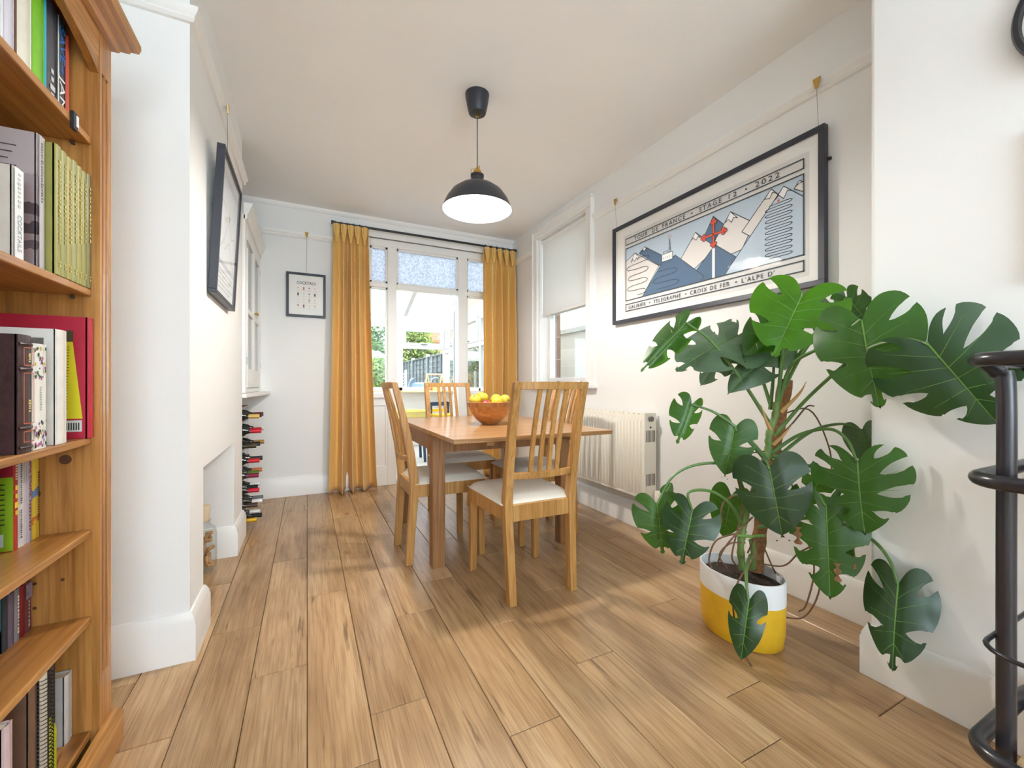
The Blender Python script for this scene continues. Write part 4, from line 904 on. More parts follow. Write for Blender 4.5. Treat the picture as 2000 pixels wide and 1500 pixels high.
# third shelf
DK = pm('leather_dark', (58, 36, 38), .4, var=.25, scale=60, bump=.2, bscale=120)
b = book(38, 63, -.497, S3, .232, (66, 40, 44), 'dark brown leather bound book with raised bands', mat=DK, soft=False, dep=.15)
a_, b_ = b['span']
for z in (.012, .05, .165, .214): MB().tube([(-.4985, a_ + .001, S3 + z), (-.4925, (a_ + b_) / 2, S3 + z), (-.4985, b_ - .001, S3 + z)], .0034, 8).build('raised_band', DK, b, smooth=True)
for z0, z1 in ((.022, .044), (.058, .158), (.172, .208)):
    for q in ((a_ + .004, a_ + .0055, z0, z1), (b_ - .0055, b_ - .004, z0, z1), (a_ + .004, b_ - .004, z0, z0 + .0015), (a_ + .004, b_ - .004, z1 - .0015, z1)): decal(b, [(q[0], S3 + q[2]), (q[1], S3 + q[2]), (q[1], S3 + q[3]), (q[0], S3 + q[3])], pm('ink_red_gilt', (206, 96, 60), .4), 'gilt_line', 'x', -.4928)
spine_text(b, 5, -.4918, S3 + .196, .014, (226, 196, 120), width=.018); spine_text(b, 5, -.4918, S3 + .105, .014, (226, 196, 120), width=.026)
B(-.60, -.56, a_ - .0006, a_ - .0002, S3 + .012, S3 + .048).build('barcode_label', pm('label_pale', (206, 212, 206), .6), b)
FLW = pm('floral_white', (234, 232, 226), .6, var=.02)
b = book(66, 92, -.50, S3, .219, (234, 232, 226), 'white book with a flower patterned spine', mat=FLW); a_, b_ = b['span']; rr = random.Random(9)
for k in range(70):
    z = rr.choice((rr.uniform(.005, .06), rr.uniform(.145, .212))); y = rr.uniform(a_ + .002, b_ - .003); s_ = rr.uniform(.0014, .0034); c = rr.choice(((150, 90, 160), (196, 80, 130), (60, 100, 70), (70, 90, 76), (206, 176, 60), (120, 70, 150)))
    decal(b, [(y + s_ * cos(t), S3 + z + 1.5 * s_ * sin(t)) for t in (0, 1.25, 2.5, 3.8, 5)], pm('petal_%d_%d_%d' % c, c, .6), 'printed_petal', 'x', -.4998)
spine_text(b, 14, -.4994, S3 + .13, .008, (150, 140, 120), width=.05)
b = book(112, 132, -.50, S3, .258, (226, 222, 216), 'white cookbook with a photo of cutlery on its cover', dep=.2); a_, b_ = b['span']
PH = pm('photo_grey', (120, 112, 108), .5, var=.25, scale=14); decal(b, [(-.64, S3 + .025), (-.522, S3 + .025), (-.522, S3 + .238), (-.64, S3 + .238)], PH, 'cover_photo', 'y', a_ - .0001)
decal(b, [(-.545 + .018 * cos(t), S3 + .112 + .026 * sin(t)) for t in [k * .52 for k in range(12)]], pm('spoon_silver', (190, 170, 150), .25, .7), 'printed_spoon', 'y', a_ - .0005); decal(b, [(-.55, S3 + .09), (-.545, S3 + .088), (-.575, S3 + .04), (-.58, S3 + .043)], pm('spoon_silver', (190, 170, 150), .25, .7), 'printed_spoon_handle', 'y', a_ - .0005)
for k in range(3): decal(b, [(-.56 + k * .006, S3 + .225), (-.557 + k * .006, S3 + .225), (-.535 + k * .004, S3 + .165), (-.538 + k * .004, S3 + .165)], pm('fork_dark', (70, 62, 60), .4), 'printed_fork', 'y', a_ - .0005)
text('A', .016, PWHITE, b, basis((1, 0, 0), (0, 0, 1), (-.553, a_ - .0006, S3 + .03)), name='cover_letter', ext=.0001)
b = book(0, 1, -.49, S3, .302, (176, 22, 52), 'large red cookbook with a yellow spatula on its cover', y0=1.404, y1=1.4335, dep=.235, soft=False)
YL = pm('spatula_yellow', (216, 206, 24), .5, var=.05)
decal(b, [(-.548, S3 + .05), (-.502, S3 + .05), (-.520, S3 + .24), (-.532, S3 + .24)], YL, 'printed_spatula', 'y', 1.4036); decal(b, [(-.533, S3 + .24), (-.519, S3 + .24), (-.519, S3 + .268), (-.533, S3 + .268)], pm('spatula_dark', (70, 60, 30), .5), 'printed_spatula_tip', 'y', 1.4036)
for k in range(22): B(-.534 + .0002 * k, -.530 + .0002 * k, 1.4029, 1.4033, S3 + .075 + .0072 * k, S3 + .0765 + .0072 * k).build('printed_scale', pm('ink_40_40_30', (40, 40, 30), .6), b)
B(-.55, -.503, 1.4026, 1.4033, S3 + .018, S3 + .046).build('barcode_label', pm('label_pale', (206, 212, 206), .6), b)
for k in range(9): B(-.546 + k * .0045, -.5435 + k * .0045, 1.4022, 1.4027, S3 + .022, S3 + .04).build('barcode_bar', pm('ink_40_40_30', (40, 40, 30), .6), b)
# fourth shelf
xs = -.585
b = book(27, 37, xs, S4, .205, (176, 52, 36), 'red paperback with yellow capitals and a lime back cover'); a_, b_ = b['span']
decal(b, [(xs - .13, S4 + .002), (xs - .001, S4 + .002), (xs - .001, S4 + .165), (xs - .13, S4 + .165)], pm('cover_lime', (140, 176, 20), .5), 'lime_cover', 'y', a_ - .0002); decal(b, [(xs - .13, S4 + .165), (xs - .001, S4 + .165), (xs - .001, S4 + .204), (xs - .13, S4 + .204)], pm('cover_crimson', (150, 20, 44), .5), 'crimson_cover', 'y', a_ - .0002)
for k in range(9): B(xs - .03 - .007 * (k % 3), xs - .014, a_ - .0008, a_ - .0005, S4 + .06 + .011 * k, S4 + .0625 + .011 * k).build('printed_line', pm('ink_40_40_30', (40, 40, 30), .6), b)
B(xs - .035, xs - .016, a_ - .0008, a_ - .0005, S4 + .012, S4 + .04).build('barcode_label', pm('label_pale', (206, 212, 206), .6), b)
spine_text(b, 6, xs, S4 + .19, .014, (230, 210, 200), width=.035); spine_text(b, 4, xs, S4 + .145, .02, (236, 206, 50), width=.075)
b = book(37.3, 53, xs, S4, .206, (206, 200, 200), 'pale grey paperback with small dark capitals'); spine_text(b, 20, xs, S4 + .198, .009, (60, 60, 66), width=.1, yc=b['span'][0] + .008); spine_text(b, 13, xs, S4 + .085, .009, (60, 60, 66), width=.065, yc=b['span'][0] + .008)
b = book(53.3, 64, xs, S4, .204, (178, 168, 184), 'lilac paperback with brown capitals'); spine_text(b, 'AMA DRAMA', xs, S4 + .192, .013, (150, 80, 60), width=.085); spine_text(b, 9, xs, S4 + .1, .013, (150, 80, 60), width=.075)
g = bandmat('sunny_spine', [(0, (206, 96, 50)), (.12, (226, 190, 60)), (.3, (206, 120, 50)), (.36, (226, 196, 70)), (.6, (110, 140, 190)), (.7, (230, 200, 70))], 2, S4, S4 + .2, noise_amt=.2, nscale=50)
b = book(64.3, 78, xs, S4, .202, (226, 190, 60), 'yellow and orange paperback against the bookcase side', mat=g, dep=.13); spine_text(b, 20, xs, S4 + .16, .010, (70, 50, 40), width=.12, yc=b['span'][1] - .006)
book(-20, 1.5, xs + .01, S4, .2, (150, 190, 204), 'light blue paperback beside the lime covered one', y1=YatX(2, xs + .01))
# fifth shelf
xs = -.60
b = book(0, 18, xs, S5, .125, (36, 44, 54), 'small dark book with a teal cover', y0=1.318, y1=1.336); decal(b, [(xs - .1, S5 + .05), (xs - .004, S5 + .05), (xs - .004, S5 + .12), (xs - .1, S5 + .12)], pm('cover_teal', (50, 110, 112), .5), 'teal_cover', 'y', 1.3178)
b = book(18, 29.6, xs, S5, .12, (92, 80, 96), 'small purple-grey book on the fifth shelf'); b = book(30, 41, xs, S5, .12, (120, 116, 120), 'small grey book with white lettering on the fifth shelf'); spine_text(b, 11, xs, S5 + .105, .010, (220, 220, 216), width=.09)
book(41.3, 50, xs, S5, .119, (132, 22, 26), 'small crimson book on the fifth shelf'); b = book(50.3, 63, xs, S5, .118, (112, 56, 66), 'small maroon book with a picture at the top of its spine'); decal(b, [(b['span'][0] + .001, S5 + .08), (b['span'][1] - .001, S5 + .08), (b['span'][1] - .001, S5 + .115), (b['span'][0] + .001, S5 + .115)], pm('cover_greyblue', (130, 120, 140), .5, var=.3, scale=60), 'spine_picture', 'x', xs + .0002); spine_text(b, 7, xs, S5 + .075, .012, (210, 190, 190), width=.065)
# bottom shelf
xs = -.515
b = book(0, 10, -.50, S6, .25, (206, 182, 186), 'pinkish book standing at the edge of the bottom shelf', y0=1.10, y1=1.128); spine_text(b, 6, -.50, S6 + .12, .012, (180, 70, 60), width=.05)
b = book(62, 65, -.508, S6, .262, (112, 84, 66), 'large brown book with a plain cover on the bottom shelf', y0=1.2, y1=1.226, dep=.22)
SPB = pm('cover_black', (30, 28, 32), .45, var=.1)
def spiral_book(y0, y1, x, h, lb, mat):
    o = wempty('spiral_notebook', (x, (y0 + y1) / 2, S6)); tag(o, lb, 'notebook'); z0 = S6 + .0005
    B(x - .16, x - .006, y0 + .001, y0 + .003, z0, z0 + h).build('cover', mat, o); B(x - .16, x - .006, y1 - .003, y1 - .001, z0, z0 + h).build('cover', mat, o); B(x - .158, x - .008, y0 + .003, y1 - .003, z0 + .002, z0 + h - .002).build('pages', PG, o)
    n = int(h / .0085); r = (y1 - y0) / 2 - .001
    for k in range(n):
        z = z0 + .006 + k * .0085
        MB().tube([(x - .008 + r * .8 * cos(t * pi / 6), (y0 + y1) / 2 + r * sin(t * pi / 6), z + .0025 * t / 12) for t in range(-4, 5)], .0011, 5).build('wire_loop', pm('spiral_wire', (60, 52, 50), .35, .7), o)
    return o
spiral_book(1.236, 1.277, -.505, .255, 'black spiral bound notebook on the bottom shelf', SPB)
spiral_book(1.345, 1.385, -.575, .24, 'beige spiral bound notebook behind the white booklet', pm('cover_beige', (196, 184, 170), .6))
b = book(88, 105, -.515, S6, .26, (52, 46, 48), 'black book with a lime green patch on its spine', y0=1.281, y1=1.316); a_, b_ = b['span']
decal(b, [(a_ + .0005, S6 + .002), (b_ - .0005, S6 + .002), (b_ - .0005, S6 + .10), (b_ - .010, S6 + .12), (a_ + .018, S6 + .115), (a_ + .012, S6 + .145), (a_ + .003, S6 + .14)], pm('cover_acid', (176, 186, 14), .5), 'lime_patch', 'x', -.5148)
b = book(130, 142, -.53, S6, .168, (206, 204, 204), 'short white booklet in the corner of the bottom shelf', y0=1.398, y1=1.431, dep=.11); B(-.60, -.575, 1.3972, 1.3977, S6 + .022, S6 + .028).build('printed_logo', pm('ink_110_100_100', (110, 100, 100), .6), b)
pp_ = wempty('paper_slip', (-.52, 1.29, S6)); tag(pp_, 'curled white paper slip lying on the bottom shelf', 'paper')
n = 10; vs_ = []
for i in range(n + 1):
    t = i / n; vs_ += [(-.502 - .02 * t + .006 * sin(t * 5), 1.20 + .17 * t, S6 + .001), (-.497 - .022 * t + .006 * sin(t * 5), 1.20 + .17 * t, S6 + .0085 + .003 * sin(t * 4))]
MB().add(vs_, [(2 * i, 2 * i + 2, 2 * i + 3, 2 * i + 1) for i in range(n)]).build('slip', PAPER, pp_)
tg = wempty('shelf_clip', (-.494, YatX(142, -.494), 1.60)); tag(tg, 'small black clip on the front edge of the top shelf', 'clip')
y = YatX(142, -.494); B(-.4958, -.489, y - .008, y + .012, 1.588, 1.628).build('clip_body', BLACKM, tg); B(-.4885, -.4868, y + .002, y + .01, 1.596, 1.622).build('clip_face', pm('cover_white', (236, 238, 240), .5), tg)
# ================================================================== ALCOVE CUPBOARD, WINE RACK, JAR
CU = wempty('alcove_cupboard', (-.5, 3.7, .9)); tag(CU, 'white painted alcove cupboard with glazed double doors above the wine rack', 'cupboard')
cx0, cy0, cy1, cz0, cz1 = -.362, C1 + .002, BY - .002, .93, 2.10
CW = pm('cupboard_white', (240, 240, 238), .4, var=.01)
B(LX + .003, cx0 - .02, cy0, cy0 + .018, cz0, cz1).build('side', CW, CU); B(LX + .003, cx0 - .02, cy1 - .018, cy1, cz0, cz1).build('side', CW, CU)
B(LX + .003, cx0 - .02, cy0, cy1, cz1 - .02, cz1).build('top', CW, CU); B(LX + .003, LX + .015, cy0, cy1, cz0, cz1).build('back', pm('cupboard_inside', (226, 224, 214), .6), CU)
for z in (1.28, 1.66): B(LX + .015, cx0 - .06, cy0 + .018, cy1 - .018, z, z + .018).build('inner_shelf', CW, CU)
fr_ = MB(); fr_.box(cx0 - .02, cx0, cy0, cy0 + .06, cz0, cz1); fr_.box(cx0 - .02, cx0, cy1 - .06, cy1, cz0, cz1); fr_.box(cx0 - .02, cx0, cy0 + .06, cy1 - .06, cz1 - .08, cz1); fr_.box(cx0 - .02, cx0, cy0 + .06, cy1 - .06, cz0, cz0 + .03)
fr_.build('face_frame', CW, CU, bevel=.003)
MB().sweep([(cx0 - .01, cy0, cz1 - .03), (cx0 - .01, cy1, cz1 - .03)], [(0, 0), (.02, .0), (.022, .03), (.03, .045), (.045, .085), (.05, .09), (.05, .105), (0, .105)]).build('cornice', CW, CU, smooth=True)
ym = (cy0 + cy1) / 2
for s_, a, b in ((1, cy0 + .064, ym - .002), (-1, ym + .002, cy1 - .064)):
    z0, z1 = cz0 + .034, cz1 - .084; w = .055
    m = MB()
    for q in ((a, a + w, z0, z1), (b - w, b, z0, z1), (a + w, b - w, z0, z0 + .13), (a + w, b - w, z1 - w, z1), (a + w, b - w, 1.47, 1.505)): m.box(cx0 - .018, cx0 + .004, q[0], q[1], q[2], q[3])
    d = m.build('door', CW, CU, bevel=.004)
    for p0, p1 in ((z0 + .125, 1.475), (1.50, z1 - w + .005)): B(cx0 - .009, cx0 - .005, a + w - .004, b - w + .004, p0, p1).build('pane', GLASS, d)
    yk = b - .022 if s_ == 1 else a + .022
    MB().tube([(cx0 + .003, yk, 1.52), (cx0 + .016, yk, 1.52), (cx0 + .02, yk, 1.52), (cx0 + .03, yk, 1.52)], [.004, .004, .010, .008], 12).build('knob', BRASS, d, smooth=True)
    yh = a if s_ == 1 else b
    for z in (1.12, 1.9): B(cx0 + .002, cx0 + .006, yh - .004, yh + .004, z, z + .05).build('hinge', pm('hinge_steel', (170, 168, 160), .35, .7), d)
sh = [(LX + .003, cy0), (cx0 + .004, cy0)] + [(cx0 + .006 + .075 * (t / 10) ** 1.3, cy0 + (cy1 - cy0) * t / 10) for t in range(11)] + [(LX + .003, cy1)]
MB().prism(sh, .028, Matrix.Translation((0, 0, cz0 - .03))).build('curved_shelf', CW, CU, bevel=.004)
for k, (y, z, c) in enumerate(((3.34, 1.30, (196, 180, 150)), (3.48, 1.30, (150, 90, 70)), (3.62, 1.68, (180, 120, 120)), (3.9, 1.30, (130, 140, 150)), (3.42, 1.68, (210, 206, 196)))):
    g_ = wempty('crockery_jug', (-.56, y, z)); tag(g_, ('tan jug', 'brown jug', 'pink jug', 'grey jug', 'cream jug')[k] + ' inside the glazed alcove cupboard', 'jug')
    MB().lathe([(0, 0), (.03, 0), (.042, .03), (.045, .07), (.03, .11), (.033, .13), (.03, .13), (.026, .11), (0, .1)], 20, (-.56, y, z + .0005)).build('body', pm('jug_%d' % k, c, .35), g_, smooth=True)
    MB().tube([(-.56, y - .03, z + .12), (-.56, y - .062, z + .1), (-.56, y - .06, z + .06), (-.56, y - .042, z + .045)], .005, 8).build('handle', pm('jug_%d' % k, c, .35), g_, smooth=True)

WR = wempty('wine_rack', (-.55, 3.5, 0)); tag(WR, 'steel and wood wine rack filled with bottles in the alcove', 'wine rack')
GS = pm('galvanised_strip', (150, 150, 152), .45, .6, var=.1); RW = wood('rack_wood', (120, 66, 44), (150, 84, 56), (168, 100, 70), axis=0, rand=False)
ry = [3.25 + .104 * k for k in range(6)]; rz = [.02 + .1 * k for k in range(9)]; rx0, rx1 = -.62, -.41
for y in ry:
    for z in rz: B(rx0, rx1, y - .009, y + .009, z - .009 if z > .03 else .0005, z + .009).build('wood_bar', RW, WR)
    for x in (rx0 - .002, rx1): B(x, x + .002, y - .006, y + .006, .002, .83).build('steel_strip', GS, WR)
for z in rz:
    for x in (rx0 - .004, rx1 + .002): B(x, x + .002, ry[0] - .006, ry[-1] + .006, max(z - .006, .001), z + .006).build('steel_strip', GS, WR)
B(-.404, -.398, ry[0] - .012, ry[0] - .004, .0, .84).build('edge_strip', wood('rack_edge', (190, 140, 80), (206, 160, 100), (220, 180, 120), axis=2, rand=False), WR)
GB = pm('bottle_dark_glass', (26, 32, 28), .12, var=.1, spec=.6)
caps = ['gold foil', 'black foil', 'dark red foil', 'bright red foil', 'crimson foil', 'white foil', 'black and gold foil', 'matt black foil', 'gold neck', 'scarlet foil', 'charcoal foil', 'ivory foil', 'burgundy foil', 'moss green foil', 'copper foil', 'cherry red foil', 'jet black foil', 'pearl white foil', 'brown foil', 'white foil', 'slate grey foil', 'yellow foil', 'ink black foil', 'snow white foil']
capc = [(206, 170, 96), (40, 34, 34), (120, 28, 40), (196, 30, 48), (180, 26, 46), (226, 220, 214), (66, 56, 36), (36, 36, 38), (176, 136, 70), (200, 36, 40), (52, 52, 54), (224, 216, 200), (128, 24, 56), (96, 128, 34), (206, 120, 76), (196, 24, 50), (28, 28, 30), (230, 228, 226), (74, 54, 46), (232, 230, 226), (112, 114, 122), (206, 162, 30), (26, 26, 34), (238, 236, 234)]
rr = random.Random(5)
for k in range(24):
    row, colm = 7 - k // 3, k % 3
    y = 3.302 + .104 * (colm + (1 if (k * 7) % 5 == 0 else 0) + (0)); z = rz[row] + .052
    y = 3.302 + .104 * colm
    xe = -.300 + rr.uniform(-.012, .02)
    o = empty('wine_bottle', (xe, y, z)); o.rotation_euler = (0, pi / 2, 0)
    tag(o, 'wine bottle with ' + caps[k] + ' in the ' + ('bottom', 'second', 'third', 'fourth', 'fifth', 'sixth', 'seventh', 'top')[row] + ' row of the wine rack', 'bottle', 'bottles in the wine rack')
    # local z points along +X; neck end at 0
    MB().lathe([(0, -.30), (.030, -.30), (.0365, -.292), (.0365, -.125), (.031, -.10), (.017, -.078), (.0142, -.06), (.0142, -.004), (.012, -.002), (0, -.002)], 18).build('glass_body', GB, o, smooth=True)
    MB().lathe([(.0148, -.062), (.0152, -.006), (.0152, 0), (.013, .0012), (0, .0012)], 16).build('foil_capsule', pm('foil_%d' % k, capc[k], .35, .25, var=.06), o, smooth=True)
    MB().lathe([(.0368, -.26), (.0368, -.16)], 18).build('label_band', pm('bottle_label', (222, 212, 190), .7), o, smooth=True)

JR = empty('cork_jar', (-.505, 2.70, 0)); tag(JR, 'clear glass jar of wine corks standing in the fireplace recess', 'jar')
MB().lathe([(0, .004), (.062, .004), (.07, .012), (.072, .03), (.072, .2), (.066, .225), (.044, .245), (.042, .262), (.046, .266), (.046, .272), (.04, .272), (.038, .25), (.06, .222), (.068, .2), (.068, .03), (.06, .014), (0, .012)], 32).build('glass_body', glass('jar_glass', (.96, .98, .98)), JR, smooth=True)
MB().lathe([(0, .262), (.037, .262), (.04, .29), (.043, .34), (.04, .346), (0, .348)], 24).build('cork_lid', pm('lid_cork', (214, 196, 168), .8, bump=.3), JR, smooth=True)
ck = MB(); rr = random.Random(2)
for k in range(46):
    a = rr.uniform(0, 2 * pi); r_ = .045 * sqrt(rr.random()); z = .03 + .0037 * k; d = Vector((rr.uniform(-1, 1), rr.uniform(-1, 1), rr.uniform(-.5, .5))).normalized(); c = Vector((r_ * cos(a), r_ * sin(a), z))
    ck.tube([c - d * .016, c + d * .016], .0095, 8)
ck.build('corks', pm('cork', (196, 150, 104), .85, var=.25, scale=60), JR, kind='stuff')

# ================================================================== DRINKS TROLLEY, CLOCK, WOODEN FRAME
TR = wempty('drinks_trolley', (1.45, .05, 0)); tag(TR, 'black tubular metal drinks trolley with pale wooden shelves', 'trolley')
tx0, tx1, ty0, ty1, tr_ = 1.285, 1.70, -.62, .376, .0155
def ring(z, r, x0=tx0, x1=tx1, y0=ty0, y1=ty1, cr=.06):
    pts = []
    for cx, cy, a0 in ((x1 - cr, y1 - cr, 0), (x0 + cr, y1 - cr, pi / 2), (x0 + cr, y0 + cr, pi), (x1 - cr, y0 + cr, 3 * pi / 2)):
        pts += [(cx + cr * cos(a0 + t * pi / 12), cy + cr * sin(a0 + t * pi / 12), z) for t in range(7)]
    return MB().tube(pts + pts[:2], r, 14, cap=False)
TRB = pm('trolley_black', (38, 36, 42), .28, var=.06, spec=.6)
zt_, zm_, zb_ = 1.043, .785, .205
ring(zt_, tr_).build('handle_ring', TRB, TR, smooth=True); ring(zm_, tr_).build('shelf_ring', TRB, TR, smooth=True); ring(zb_, tr_).build('shelf_ring', TRB, TR, smooth=True)
for z in (.44,): ring(z, .0048, tx0 - .03, tx1, ty0, ty1 - .02, .06).build('guard_rail', TRB, TR, smooth=True)
for x in (1.352, 1.60):
    for y in (ty1 - .028, ty0 + .028):
        e = -1 if y > 0 else 1
        MB().tube(spline([(x, y + e * -.02, zt_ - .002), (x, y + e * .0, zt_ - .03), (x, y + e * .01, zt_ - .07), (x, y + e * .01, .6), (x, y + e * .01, .07)], 5), .0155, 14).build('post', TRB, TR, smooth=True)
        MB().tube([(x - .012, y + e * .01, .031), (x + .012, y + e * .01, .031)], .03, 16).build('castor', pm('castor_rubber', (40, 40, 42), .6), TR, smooth=True)
        MB().tube([(x, y + e * .01, .031), (x, y + e * .01, .09)], .008, 8).build('castor_stem', GS, TR)
TW = wood('trolley_shelf', (190, 160, 120), (212, 186, 148), (226, 204, 170), axis=1, rand=False, rough=.5)
for z in (zm_, zb_): B(tx0 + .024, tx1 - .024, ty0 + .024, ty1 - .06, z - .012, z + .012).build('shelf', TW, TR, bevel=.02)

CK = wempty('round_wall_hanging', (1.70, .251, 1.942)); tag(CK, 'round pale wall hanging with a thick black rim beside the drinks trolley', 'wall hanging')
Mk = basis((0, -1, 0), (0, 0, 1), (NX - .001, .251, 1.942))
def lat2(prof, mat, nm, n=56): 
    m = MB(); m.lathe(prof, n); m.v = [tuple(Mk @ Vector(p)) for p in m.v]; return m.build(nm, mat, CK, smooth=True)
lat2([(.150, .0), (.166, .0), (.167, .02), (.162, .028), (.152, .028), (.148, .018)], BLACKM, 'rim'); lat2([(0, .008), (.150, .008)], pm('clock_face', (232, 228, 214), .5, var=.01), 'face'); lat2([(.128, .0086), (.1295, .0086)], pm('clock_line', (170, 140, 100), .6), 'inner_ring')
WF = wempty('wooden_frame', (1.70, .17, 1.46)); tag(WF, 'pale wood picture frame below the round black-rimmed wall hanging', 'picture')
wfm = wood('frame_beech', (196, 150, 96), (214, 172, 118), (226, 190, 140), axis=2, rand=False)
for q in ((.376, .352, 1.26, 1.663), (-.03, -.054, 1.26, 1.663), (.352, -.03, 1.639, 1.663), (.352, -.03, 1.26, 1.284)): B(NX - .022, NX - .001, min(q[0], q[1]), max(q[0], q[1]), q[2], q[3]).build('frame_bar', wfm, WF, bevel=.002)
B(NX - .012, NX - .002, -.03, .352, 1.284, 1.639).build('print_sheet', PAPER, WF)

# ================================================================== PLANT POT AND MONSTERA
PX0, PY0 = 1.555, 1.095
PT = empty('plant_pot', (PX0, PY0, 0)); tag(PT, 'oval ceramic pot with a yellow base and white band on the floor', 'plant pot')
sx_, sy_ = .120 / .165, 1.0
POTY = pm('pot_yellow', (232, 186, 44), .42, var=.05, scale=20, bump=.12, bscale=40); POTW = pm('pot_white', (238, 240, 242), .4, var=.02, bump=.08, bscale=80)
MB().lathe([(0, .001), (.148, .001), (.155, .008), (.162, .06), (.1645, .168)], 48, sx=sx_, sy=sy_).build('yellow_base', POTY, PT, smooth=True)
MB().lathe([(.1645, .168), (.1655, .25), (.1645, .255), (.159, .255), (.157, .248), (.156, .17)], 48, sx=sx_, sy=sy_).build('white_band', POTW, PT, smooth=True)
rr = random.Random(8); so = MB(); nn = 24; vs_ = [(0, 0, .222)]
for i in range(1, 8):
    for j in range(nn):
        r_ = .157 * i / 7; vs_.append((r_ * cos(2 * pi * j / nn) * sx_, r_ * sin(2 * pi * j / nn), .222 + rr.uniform(-.006, .008) - .01 * (i == 7)))
fs = [(0, 1 + j, 1 + (j + 1) % nn) for j in range(nn)] + [(1 + (i - 1) * nn + j, 1 + i * nn + j, 1 + i * nn + (j + 1) % nn, 1 + (i - 1) * nn + (j + 1) % nn) for i in range(1, 7) for j in range(nn)]
so.add(vs_, fs).build('soil', pm('potting_soil', (52, 38, 30), .95, var=.5, scale=120, bump=1, bscale=160), PT, smooth=True)

MO = wempty('monstera_plant', (PX0, PY0, .22)); tag(MO, 'large monstera plant with split leaves growing in the yellow pot', 'plant')
D0 = 1.664                                 # depth of the pot centre from the camera
def pd(u, v, dd=0): return PD(u, v, D0 + dd)
STEM = pm('monstera_stem', (104, 128, 66), .5, var=.15, scale=30); STEMD = pm('monstera_petiole', (84, 120, 58), .42, var=.12, scale=30); ROOT = pm('aerial_root', (112, 82, 58), .75, var=.25, scale=60)
COIR = pm('moss_pole_coir', (140, 96, 58), .95, var=.35, scale=90, bump=1, bscale=220)
MB().tube(spline([pd(1476, 1116, .02), pd(1484, 1040, .03), pd(1500, 960, .04), pd(1516, 850, .05), pd(1535, 742, .05)], 8), [.026 + .0025 * sin(k * 1.3) for k in range(33)], 16).build('moss_pole', COIR, MO, smooth=True)
MB().tube(spline([pd(1450, 1112, -.01), pd(1447, 1060, -.03), pd(1462, 985, -.03), pd(1490, 915, -.02), pd(1500, 880, -.01), pd(1502, 850, -.01), pd(1514, 812, -.01), pd(1516, 785, -.01)], 6), [.013 + .002 * sin(k * 2.1) for k in range(43)], 12).build('main_stem', STEM, MO, smooth=True)
MB().tube(spline([pd(1470, 1110, .0), pd(1472, 1080, -.02), pd(1468, 1055, -.03)], 6), .011, 10).build('side_stem', STEM, MO, smooth=True)
MB().tube([pd(1440, 1046, -.035), pd(1466, 1048, -.055), pd(1492, 1046, -.01)], .006, 8).build('plant_tie', pm('tie_green', (110, 150, 70), .5), MO, smooth=True)
LM = {'dark': leafmat('leaf_dark', (38, 66, 38), (70, 120, 20), .22, .3), 'mid': leafmat('leaf_mid', (48, 88, 34), (90, 150, 20), .3, .34), 'bright': leafmat('leaf_bright', (66, 124, 22), (120, 190, 20), .5, .38), 'grey': leafmat('leaf_grey', (84, 106, 84), (90, 130, 60), .18, .28)}
VEIN = pm('leaf_vein', (98, 138, 58), .5, var=.05)
HALF = [(.03, .0), (.07, .12), (.2, .245), (.36, .235), (.475, .09), (.52, -.12), (.49, -.36), (.40, -.60), (.26, -.80), (.12, -.94), (.0, -1.04)]
HS = [Vector((x, y, 0)) for x, y in HALF]
HSP = spline(HS, 12)
def outl(s):
    f = s * (len(HSP) - 1); i = min(int(f), len(HSP) - 2); return HSP[i].lerp(HSP[i + 1], f - i)
